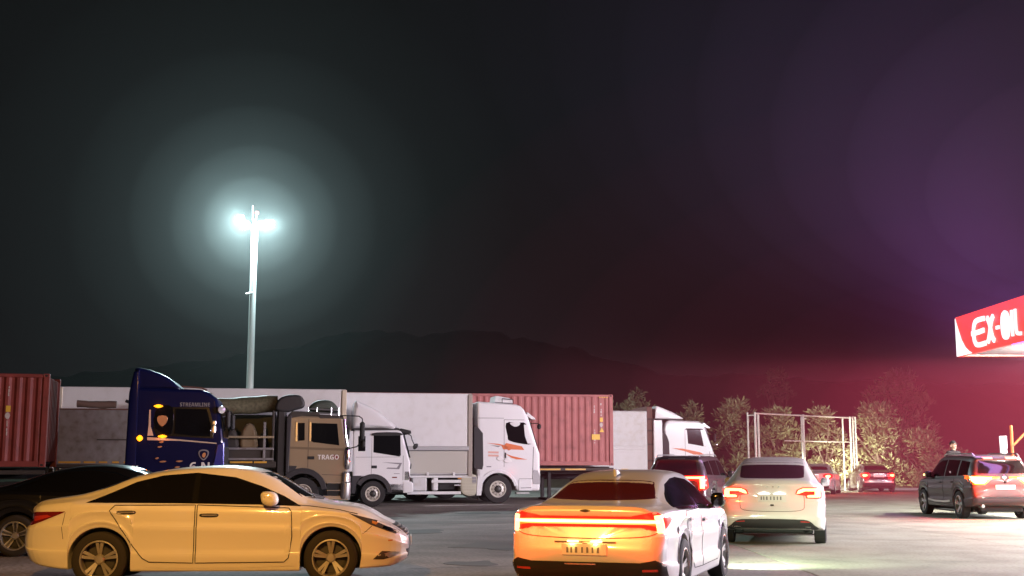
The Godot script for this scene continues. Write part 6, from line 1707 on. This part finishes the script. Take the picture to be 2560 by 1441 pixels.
func build_canopy() -> void:
	var x0 := 14.9
	var x1 := 37.0
	var z0 := -40.0
	var z1 := -13.0
	var o := thing("filling_station_canopy", "lit filling station canopy with red EX-OIL fascia at the right edge", "canopy", Vector3(x0, 0, z0), 0)
	var cx := (x1 - x0) * 0.5
	var cz := (z1 - z0) * 0.5
	part(o, "roof_slab", Geo.new().box(Vector3(cx + 0.1, 5.66, cz), Vector3(x1 - x0 - 0.4, 1.2, z1 - z0 - 0.3), 0.02), M.soffit)
	var face := Basis(Vector3(0, 0, 1), Vector3.UP, Vector3(-1, 0, 0))
	var sign_xf := Transform3D(face, Vector3(-0.02, 5.0, 0))
	var len_ := z1 - z0
	var sg := part(o, "fascia_sign", Geo.new().prism(P([0.0, 0.0, 0.0, 1.33, len_, 1.33, len_, 0.0]), -0.14, 0.0, 0.03, 2).move(sign_xf), M.sign_red)
	part(sg, "white_corner", Geo.new().prism(P([0.02, 0.01, 0.02, 1.29, 0.12, 1.1, 0.28, 0.85, 0.5, 0.52, 0.8, 0.25, 1.1, 0.1, 1.32, 0.03, 1.32, 0.01]), 0.0, 0.02).move(sign_xf), M.sign_white)
	for l in glyphs():
		var g := Geo.new()
		for k in l[1].size(): stroke(g, smooth_line(l[1][k], 4), 0.15 if l[0] == "letter_e" or l[0] == "letter_x" else 0.105, 0.0, 0.05 + 0.004 * k)
		part(sg, l[0], g.move(sign_xf), M.sign_white, 20.0)
	part(o, "end_fascia", Geo.new().box(Vector3(cx, 5.66, 0.02), Vector3(x1 - x0, 1.3, 0.12), 0.02), M.sign_red)
	part(o, "edge_strip", Geo.new().box(Vector3(0.02, 4.985, len_ * 0.5 + 2.2), Vector3(0.08, 0.035, len_ - 4.4), 0.01), M.violet_glow)
	for z in [5.5, 20.5]:
		for x in [5.0, 17.0]:
			part(o, "column", Geo.new().box(Vector3(x, 2.53, z), Vector3(0.5, 5.06, 0.5), 0.03), M.soffit)
	for i in 4:
		for j in 4:
			var at := Vector3(2.2 + i * 5.6, 4.99, 3.0 + j * 6.5)
			part(o, "canopy_light", Geo.new().box(at, Vector3(0.48, 0.12, 0.48), 0.02), M.canopy_glow)
			omni(o, at - Vector3(0, 0.12, 0), Color(1.0, 0.98, 0.92) if i < 1 else Color(0.95, 0.92, 1.0), CANOPY_E, 0.12)
	# violet light along the red fascia, coloured and strengthened to tint the haze
	var al := AreaLight3D.new()
	al.name = "fascia_haze_light"
	al.area_size = Vector2(len_, 1.3)
	al.light_color = Color(0.86, 0.62, 1.0)
	al.light_energy = FASCIA_HAZE_E
	al.shadow_enabled = true
	o.add_child(al)
	al.area_range = 80.0
	al.transform = Transform3D(Basis(Vector3(0, 0, -1), Vector3.UP, Vector3(1, 0, 0)), Vector3(-0.2, 5.66, len_ * 0.5))

func build_forecourt() -> void:
	tag(part(self, "pump_island", Geo.new().box(Vector3(15.6, 0.14, -38.6), Vector3(3.4, 0.28, 3.6), 0.04), M.kerb), "raised kerbed island hidden behind the grey SUV", "pump island")
	var s := thing("sign_box", "small white lit sign box beside an orange post above the grey SUV", "sign", Vector3(15.06, 0.28, -37.05), 0)
	part(s, "stand", Geo.new().box(Vector3(0, 0.75, 0), Vector3(0.09, 1.5, 0.09), 0.01), M.dark_metal)
	var bx := part(s, "lit_panel", Geo.new().prism(P([-0.1, 1.5, -0.11, 2.03, 0.1, 2.04, 0.09, 1.5]), -0.06, 0.06, 0.025, 2), M.sign_white)
	part(bx, "dark_swoosh", Geo.new().prism(smooth_poly(P([0.02, 1.56, 0.06, 1.63, 0.085, 1.64, 0.06, 1.58])), 0.06, 0.066), M.grey_decal)
	var p := thing("barrier_post", "orange post with a diagonal arm rising right of the white sign box", "post", Vector3(15.3, 0.28, -37.0), 0)
	part(p, "post", Geo.new().cyl(Vector3.ZERO, Vector3(0, 2.36, 0), 0.05, 0.045, 10), M.post_orange)
	part(p, "diagonal_arm", Geo.new().cyl(Vector3(0.03, 1.75, 0.02), Vector3(0.75, 2.45, 0.02), 0.035, 0.035, 8), M.post_orange)

func build_frame() -> void:
	var o := thing("pipe_frame", "pale steel pipe frame with a ladder standing before the bushes", "frame", Vector3(0, 0, 0), 0)
	var a := Vector3(12.1, 0, -60)
	var c := Vector3(18.65, 0, -66)
	var dir := (c - a).normalized()
	var side := Vector3(dir.z, 0, -dir.x)
	var post := func(n: String, at: Vector3, h: float, r: float): part(o, n, Geo.new().cyl(at, at + Vector3(0, h, 0), r, r, 10), M.pipe)
	for t in [-0.02, 0.02]: pass
	for q in [[0.0, 0.0], [0.0, 0.45], [0.06, 0.2], [0.47, 0.0], [0.5, 0.3], [0.94, 0.3], [0.97, 0.0]]:
		var at: Vector3 = a.lerp(c, q[0]) + side * q[1]
		post.call("post", at, 4.0, 0.055 if q[1] < 0.25 else 0.045)
	var rail := func(p: Vector3, q: Vector3, r: float): part(o, "rail", Geo.new().cyl(p, q, r, r, 8), M.pipe)
	rail.call(a + Vector3(0, 3.94, 0), c + Vector3(0, 3.94, 0), 0.04)
	rail.call(a.lerp(c, 0.28) + Vector3(0, 2.62, 0), c + Vector3(0, 2.62, 0), 0.03)
	rail.call(a + Vector3(0, 3.85, 0), a + side * 0.45 + Vector3(0, 3.85, 0), 0.03)
	rail.call(a.lerp(c, 0.5) + Vector3(0, 3.8, 0), a.lerp(c, 0.5) + side * 0.3 + Vector3(0, 3.8, 0), 0.03)
	var g := Geo.new()
	for s in [0.0, 0.32]: g.cyl(c + dir * s * 0.8, c + dir * s * 0.8 + Vector3(0, 4.0, 0), 0.05, 0.05, 10)
	var ld := part(o, "ladder", g, M.pipe)
	for k in 13: part(ld, "rung", Geo.new().cyl(c + Vector3(0, 0.3 + k * 0.29, 0), c + dir * 0.256 + Vector3(0, 0.3 + k * 0.29, 0), 0.018, 0.018, 6), M.pipe)
	for q in [0.0, 0.5, 1.0]: part(o, "footing", Geo.new().box(a.lerp(c, q) + side * 0.2 + Vector3(0, 0.03, 0), Vector3(0.8, 0.06, 0.8), 0.02), M.kerb)

# ---------------------------------------------------------------- trees
var leaf_mesh: ArrayMesh

func make_tree(label: String, at: Vector3, h: float, w: float, n: int, tone: Color, seed_: int, low := 0.08, leaf := 0.3, group := "bushy trees behind the pipe frame") -> void:
	rng.seed = seed_
	if leaf_mesh == null:
		var g := Geo.new()
		for q in [Vector3(0, 0, 0), Vector3(0.16, 0.35, 0.03), Vector3(0.12, 0.75, 0.0), Vector3(0, 1, -0.08), Vector3(-0.12, 0.75, 0.0), Vector3(-0.16, 0.35, 0.03), Vector3(0, 0.5, -0.06)]: g.v.append(q)
		for k in 6: g.tri(6, k, (k + 1) % 6)
		leaf_mesh = g.mesh(10.0)
	var o := thing("bushy_tree", label, "tree", at, 0, group)
	var tr := Geo.new()
	var tips := []
	var tw := 0.035 * h
	tr.cyl(Vector3(0, -0.2, 0), Vector3(0.05, h * 0.35, 0.02), tw, tw * 0.7, 9)
	for k in 6:
		var a := TAU * k / 6 + rng.randf() * 0.8
		var e := Vector3(cos(a) * w * 0.33, h * rng.randf_range(0.55, 0.85), sin(a) * w * 0.33)
		tr.cyl(Vector3(0.05, h * rng.randf_range(0.2, 0.34), 0.02), e, tw * 0.45, tw * 0.14, 6)
		tips.append(e)
	part(o, "trunk", tr, M.bark)
	var clumps := []
	var nc := int(n / 34.0)
	for k in nc:
		var y := pow(rng.randf(), 0.85)
		var r: float = w * 0.5 * sqrt(rng.randf()) * (1.0 - 0.62 * pow(y, 2.2)) * (0.75 + 0.25 * sin(y * 3.1))
		var a := rng.randf() * TAU
		clumps.append([Vector3(cos(a) * r, h * (low + (1.0 - low) * y) - 0.15, sin(a) * r), rng.randf_range(0.16, 0.34) * (0.6 + w * 0.12), rng.randf_range(0.62, 1.25)])
	var mm := MultiMesh.new()
	mm.transform_format = MultiMesh.TRANSFORM_3D
	mm.use_colors = true
	mm.mesh = leaf_mesh
	mm.instance_count = n
	for i in n:
		var c: Array = clumps[rng.randi() % nc]
		var d := Vector3(rng.randfn(), rng.randfn() * 0.8, rng.randfn())
		var p: Vector3 = c[0] + d * c[1] * 0.55
		var up := (d.normalized() * 0.9 + Vector3(rng.randf_range(-0.7, 0.7), rng.randf_range(-0.2, 0.9), rng.randf_range(-0.7, 0.7))).normalized()
		var x := up.cross(Vector3(rng.randf_range(-1, 1), rng.randf_range(-1, 1), rng.randf_range(-1, 1))).normalized()
		var s := leaf * rng.randf_range(0.6, 1.2)
		mm.set_instance_transform(i, Transform3D(Basis(x, up, x.cross(up)).scaled_local(Vector3(s, s, s)), p))
		var t: float = c[2] * rng.randf_range(0.75, 1.2)
		mm.set_instance_color(i, Color(tone.r * t, tone.g * t, tone.b * t * rng.randf_range(0.8, 1.1)))
	var cr := MultiMeshInstance3D.new()
	cr.name = "crown"
	cr.multimesh = mm
	cr.material_override = M.leaf
	cr.set_meta("kind", "stuff")
	o.add_child(cr)

func build_trees() -> void:
	var t := Color(0.165, 0.172, 0.085)
	var d := Color(0.15, 0.148, 0.078)
	for q in [
		["bush tip just showing above the right end of the pinkish red container", Vector3(5.7, 0.1, -68.6), 4.9, 2.4, 900, t, 101, 0.3],
		["bush with two upright shoots above the pale box trailer", Vector3(7.0, 0.1, -68.0), 5.6, 2.6, 1300, t, 102, 0.3],
		["rounded bush just behind the roof of the white cab with wedge deflector", Vector3(10.1, 0.1, -68.2), 4.75, 2.4, 1300, t, 103, 0.1],
		["tall leafy bush between the white lorry cab and the pipe frame", Vector3(12.7, 0.1, -68.6), 5.0, 3.6, 2600, t, 104, 0.04],
		["bush behind the left half of the pipe frame", Vector3(15.3, 0.1, -69.0), 4.6, 3.4, 2400, t, 105, 0.04],
		["bush behind the right half of the pipe frame", Vector3(17.9, 0.1, -69.4), 4.45, 3.4, 2400, d, 106, 0.04],
		["large bush right of the ladder", Vector3(20.9, 0.1, -69.2), 4.75, 3.8, 3000, t, 107, 0.04],
		["lower bush sloping down towards the grey SUV", Vector3(23.2, 0.1, -68.8), 3.2, 3.4, 2000, t, 108, 0.04],
		["low bush at the right end of the row, just left of the grey SUV", Vector3(25.3, 0.1, -69.2), 2.2, 2.8, 1100, t, 111, 0.04],
	]: make_tree(q[0], q[1], q[2], q[3], q[4], q[5], q[6], q[7])
	make_tree("tall dim tree with upright branches far behind the large bush", Vector3(27.4, 0.6, -86.0), 7.6, 6.4, 4200, Color(0.13, 0.11, 0.065), 109, 0.1, 0.34, "")
	make_tree("faint tree alone on the dark slope above the pipe frame", Vector3(22.9, 1.4, -104.0), 8.0, 3.0, 700, Color(0.09, 0.1, 0.06), 110, 0.72, 0.4, "")

# ---------------------------------------------------------------- a person
func surface_net(bones: Array, cell: float, blend: float, g: Geo) -> void:      # bones: [a, b, ra, rb]
	var lo := Vector3.ONE * 1e9
	var hi := Vector3.ONE * -1e9
	for b in bones:
		for k in 2:
			var r: Vector3 = Vector3.ONE * (b[2 + k] + blend + cell * 2)
			lo = lo.min(b[k] - r)
			hi = hi.max(b[k] + r)
	var n := Vector3i(((hi - lo) / cell).ceil()) + Vector3i.ONE
	var f := PackedFloat32Array()
	f.resize(n.x * n.y * n.z)
	f.fill(1.0)
	for b in bones:
		var a: Vector3 = b[0]
		var ab: Vector3 = b[1] - a
		var l2: float = maxf(ab.length_squared(), 1e-9)
		var ra: float = b[2]
		var rb: float = b[3]
		var pad := maxf(ra, rb) + blend + cell * 2
		var p0 := Vector3i(((a.min(b[1]) - Vector3.ONE * pad - lo) / cell).floor()).max(Vector3i.ZERO)
		var p1 := Vector3i(((a.max(b[1]) + Vector3.ONE * pad - lo) / cell).ceil()).min(n - Vector3i.ONE)
		for i in range(p0.x, p1.x + 1):
			for j in range(p0.y, p1.y + 1):
				for k in range(p0.z, p1.z + 1):
					var p := lo + Vector3(i, j, k) * cell
					var t := clampf((p - a).dot(ab) / l2, 0.0, 1.0)
					var d := (p - a - ab * t).length() - lerpf(ra, rb, t)
					var q := (i * n.y + j) * n.z + k
					var e := f[q]
					var h := maxf(blend - absf(d - e), 0.0) / maxf(blend, 1e-6)
					f[q] = minf(d, e) - h * h * blend * 0.25
	var ids := {}
	var st := func(i, j, k): return f[(i * n.y + j) * n.z + k]
	var fs := g.f.size()
	for i in n.x - 1:
		for j in n.y - 1:
			for k in n.z - 1:
				var neg := 0
				var v := []
				for c in 8:
					var s: float = f[((i + (c & 1)) * n.y + j + ((c >> 1) & 1)) * n.z + k + (c >> 2)]
					v.append(s)
					if s < 0.0: neg += 1
				if neg == 0 or neg == 8: continue
				var sum := Vector3.ZERO
				var cnt := 0
				for e in [[0, 1], [2, 3], [4, 5], [6, 7], [0, 2], [1, 3], [4, 6], [5, 7], [0, 4], [1, 5], [2, 6], [3, 7]]:
					if (v[e[0]] < 0.0) != (v[e[1]] < 0.0):
						var t: float = v[e[0]] / (v[e[0]] - v[e[1]])
						var pa := Vector3(e[0] & 1, (e[0] >> 1) & 1, e[0] >> 2)
						var pb := Vector3(e[1] & 1, (e[1] >> 1) & 1, e[1] >> 2)
						sum += pa.lerp(pb, t)
						cnt += 1
				ids[Vector3i(i, j, k)] = g.v.size()
				g.v.append(lo + (Vector3(i, j, k) + sum / cnt) * cell)
	for key in ids:
		var i: int = key.x
		var j: int = key.y
		var k: int = key.z
		for ax in 3:
			var d := Vector3i(1 if ax == 0 else 0, 1 if ax == 1 else 0, 1 if ax == 2 else 0)
			var a: float = st.call(i, j, k)
			var b: float = st.call(i + d.x, j + d.y, k + d.z)
			if (a < 0.0) == (b < 0.0): continue
			var u := Vector3i(1 if ax == 1 else 0, 1 if ax == 2 else 0, 1 if ax == 0 else 0)
			var w := Vector3i(1 if ax == 2 else 0, 1 if ax == 0 else 0, 1 if ax == 1 else 0)
			var q := [key, key - u, key - u - w, key - w]
			var ok := true
			for c in q: ok = ok and ids.has(c)
			if not ok: continue
			if a < 0.0: g.quad(ids[q[0]], ids[q[1]], ids[q[2]], ids[q[3]])
			else: g.quad(ids[q[3]], ids[q[2]], ids[q[1]], ids[q[0]])
	g.orient(fs)

func build_person() -> void:
	var o := thing("person", "person in dark clothes and cap standing behind the grey SUV", "person", Vector3(14.3, 0.28, -39.2), 0)
	var y := 1.0
	var g := Geo.new()
	var V := func(a, b, c): return Vector3(a, b, c)
	var legs := []
	var arms := []
	for s in [-1.0, 1.0]:
		legs.append([V.call(s * 0.1, 0.95, 0), V.call(s * 0.11, 0.5, 0.02), 0.085, 0.058])
		legs.append([V.call(s * 0.11, 0.5, 0.02), V.call(s * 0.12, 0.09, -0.03), 0.056, 0.04])
		arms.append([V.call(s * 0.2, 1.46, 0), V.call(s * 0.27, 1.17, -0.02), 0.055, 0.042])
		arms.append([V.call(s * 0.27, 1.17, -0.02), V.call(s * 0.27, 0.93, 0.08), 0.04, 0.029])
	var torso := [[V.call(-0.08, 1.0, 0), V.call(0.08, 1.0, 0), 0.12, 0.12], [V.call(-0.07, 1.2, 0), V.call(0.07, 1.2, 0), 0.11, 0.11], [V.call(-0.12, 1.4, 0), V.call(0.12, 1.4, 0), 0.1, 0.1], [V.call(0, 1.05, 0), V.call(0, 1.4, 0), 0.12, 0.12]]
	var feet := []
	for s in [-1.0, 1.0]: feet.append([V.call(s * 0.12, 0.055, -0.05), V.call(s * 0.15, 0.045, 0.16), 0.045, 0.04])
	var body: Array = torso + legs + arms + feet + [[V.call(0, 1.45, 0), V.call(0, 1.58, 0.015), 0.06, 0.055]]
	surface_net(body, 0.018, 0.04, g)
	# head with nose, chin and ears; looks over its left shoulder towards the light
	var hd := [[V.call(0, 1.7, -0.015), V.call(0, 1.72, 0.01), 0.088, 0.088], [V.call(0, 1.63, 0.03), V.call(0, 1.66, 0.035), 0.058, 0.066], [V.call(0, 1.605, 0.065), V.call(0, 1.61, 0.065), 0.026, 0.026], [V.call(0, 1.7, 0.098), V.call(0, 1.665, 0.114), 0.01, 0.015], [V.call(-0.022, 1.632, 0.088), V.call(0.022, 1.632, 0.088), 0.01, 0.01], [V.call(0, 1.55, 0.0), V.call(0, 1.62, 0.0), 0.055, 0.055]]
	for s in [-1.0, 1.0]: hd.append([V.call(s * 0.088, 1.69, -0.01), V.call(s * 0.09, 1.655, -0.005), 0.018, 0.014])
	surface_net(hd, 0.007, 0.02, g)
	for s in [-1.0, 1.0]:                       # hands: palm, four fingers and a thumb
		var c := Vector3(s * 0.27, 0.89, 0.1)
		var hand := [[c, c + Vector3(0, -0.06, 0.015), 0.024, 0.026], [c + Vector3(0, -0.02, 0.02), c + Vector3(0, -0.07, -0.012), 0.018, 0.018]]
		for k in 4:
			var b := c + Vector3(0, -0.075, 0.034 - k * 0.021)
			var l: float = [0.032, 0.038, 0.035, 0.027][k]
			hand.append([b, b + Vector3(-s * 0.006, -l, 0), 0.0095, 0.009])
			hand.append([b + Vector3(-s * 0.006, -l, 0), b + Vector3(-s * 0.022, -l * 1.75, 0), 0.0088, 0.0075])
		hand.append([c + Vector3(0, -0.015, 0.03), c + Vector3(-s * 0.012, -0.05, 0.06), 0.012, 0.011])
		hand.append([c + Vector3(-s * 0.012, -0.05, 0.06), c + Vector3(-s * 0.018, -0.08, 0.062), 0.0105, 0.0085])
		surface_net(hand, 0.0045, 0.006, g)
	var bd := part(o, "body", g, M.skin, 70.0)
	bd.position.y = 0
	var fat := func(list: Array, by: float): return list.map(func(b): return [b[0], b[1], b[2] + by, b[3] + by])
	var jk := Geo.new()
	surface_net(fat.call(torso, 0.025) + fat.call(arms, 0.018) + [[V.call(0, 1.46, 0), V.call(0, 1.52, 0.0), 0.085, 0.075]], 0.02, 0.04, jk)
	part(o, "jacket", jk, M.cloth_dark, 70.0)
	var tr := Geo.new()
	surface_net(fat.call(legs, 0.018) + [[V.call(-0.08, 1.0, 0), V.call(0.08, 1.0, 0), 0.13, 0.13]], 0.02, 0.03, tr)
	part(o, "trousers", tr, M.cloth_trouser, 70.0)
	var sh := Geo.new()
	surface_net(fat.call(feet, 0.012), 0.014, 0.01, sh)
	part(o, "shoes", sh, M.black, 70.0)
	var cap := Geo.new()
	surface_net([[V.call(0, 1.745, -0.02), V.call(0, 1.76, 0.0), 0.094, 0.088]], 0.008, 0.01, cap)
	cap.prism(smooth_poly(P([-0.08, 0.06, -0.06, 0.14, 0.0, 0.17, 0.06, 0.14, 0.08, 0.06])), -0.008, 0.008, 0.004, 1)
	var nv := cap.v.size()
	for i in nv:
		if cap.v[i].y < 0.5: cap.v[i] = Vector3(cap.v[i].x, 1.745 + cap.v[i].z, cap.v[i].y)
	part(o, "cap", cap, M.cloth_dark, 50.0)
	for s in [-1.0, 1.0]:
		part(o, "eye", Geo.new().lathe([Vector2(0, -0.011), Vector2(0.008, -0.008), Vector2(0.011, 0.0), Vector2(0.008, 0.008), Vector2(0, 0.011)], Vector3(s * 0.03, 1.695, 0.085), Vector3(0, 0, 1), 10), M.box_white)
	o.rotation.y = deg_to_rad(25)
	o.scale = Vector3.ONE * 1.05

const MAST_E := 130.0
const SODIUM_E := 80.0
const CANOPY_E := 102.0
const FASCIA_HAZE_E := 110.0

func _ready() -> void:
	var cam := Camera3D.new()
	cam.name = "camera"
	cam.fov = 27.01
	cam.near = 0.1
	cam.far = 1500.0
	cam.position = Vector3(0, 1.5, 0)
	cam.rotation.x = deg_to_rad(8.297)
	add_child(cam)
	cam.current = true
	var env := Environment.new()
	env.background_mode = Environment.BG_SKY
	var sm := ProceduralSkyMaterial.new()
	sm.sky_top_color = lin(0.0026, 0.0024, 0.0025)
	sm.sky_horizon_color = lin(0.0052, 0.0038, 0.0044)
	sm.sky_curve = 0.2
	sm.ground_bottom_color = lin(0.006, 0.006, 0.006)
	sm.ground_horizon_color = lin(0.012, 0.011, 0.012)
	var sky := Sky.new()
	sky.sky_material = sm
	env.sky = sky
	env.tonemap_mode = Environment.TONE_MAPPER_LINEAR
	env.tonemap_exposure = 1.0
	env.sdfgi_enabled = true
	env.ssao_enabled = true
	env.ssil_enabled = true
	# haze comes only from local fog volumes, some of them coloured
	env.volumetric_fog_enabled = true
	env.volumetric_fog_density = 0.0
	var we := WorldEnvironment.new()
	we.name = "environment"
	we.environment = env
	add_child(we)

	materials()
	build_ground()
	build_mast()
	build_street_lamp()
	build_canopy()
	build_trees()
	build_frame()
	build_containers()
	build_blue_tractor()
	build_dump_lorry()
	build_white_box_lorry()
	build_large_white_lorry()
	build_far_white_lorry()
	build_white_sedan()
	build_dark_sedan()
	build_braking_sedan()
	build_white_crossover()
	build_dark_suv()
	build_grey_suv()
	build_far_cars()
	build_forecourt()
	build_person()
	build_glow_mist()

# fog shells shaped into the floodlight halo and the violet and red glow
func build_glow_mist() -> void:
	var banks := []
	var lamp := Vector3(-13.1, 13.4, -60)
	for k in [[2.6, 0.0012], [4.2, 0.0009], [6.2, 0.0006], [9.0, 0.0003], [13.0, 0.00014], [30.0, 0.00042]]:
		banks.append([lamp + Vector3(0, 0.04 * k[0], 0), Vector3(k[0], k[0] * 0.95, k[0]), k[1], Color(0.95, 0.98, 0.97)])
	for i in 9:                                                     # over the canopy, violet glow put into the fog colour
		var k := 0.38 + 0.16 * i
		banks.append([Vector3(17.5, 7.2 - 2.4 * k + 8.6 * k, -33.5), Vector3(14, 8.6, 16) * k, 0.0145 * exp(-3.7 * (k - 0.38)), Color(0.9, 0.8, 1.0)])
	for i in 6:                                                     # low behind the forecourt, red glow put into the fog colour
		var k := 0.3 + 0.2 * i
		banks.append([Vector3(17.5, 2.5, -48.0), Vector3(19, 12.5, 13) * k, 0.0085 * exp(-2.5 * (k - 0.3)), Color(1.0, 0.4, 0.52)])
	for q in banks:
		var f := FogVolume.new()
		f.name = numbered("glow_mist")
		f.shape = RenderingServer.FOG_VOLUME_SHAPE_ELLIPSOID
		f.size = q[1] * 2.0
		var fm := FogMaterial.new()
		fm.density = q[2]
		fm.albedo = q[3]
		f.material = fm
		f.position = q[0]
		f.set_meta("kind", "stuff")
		add_child(f)
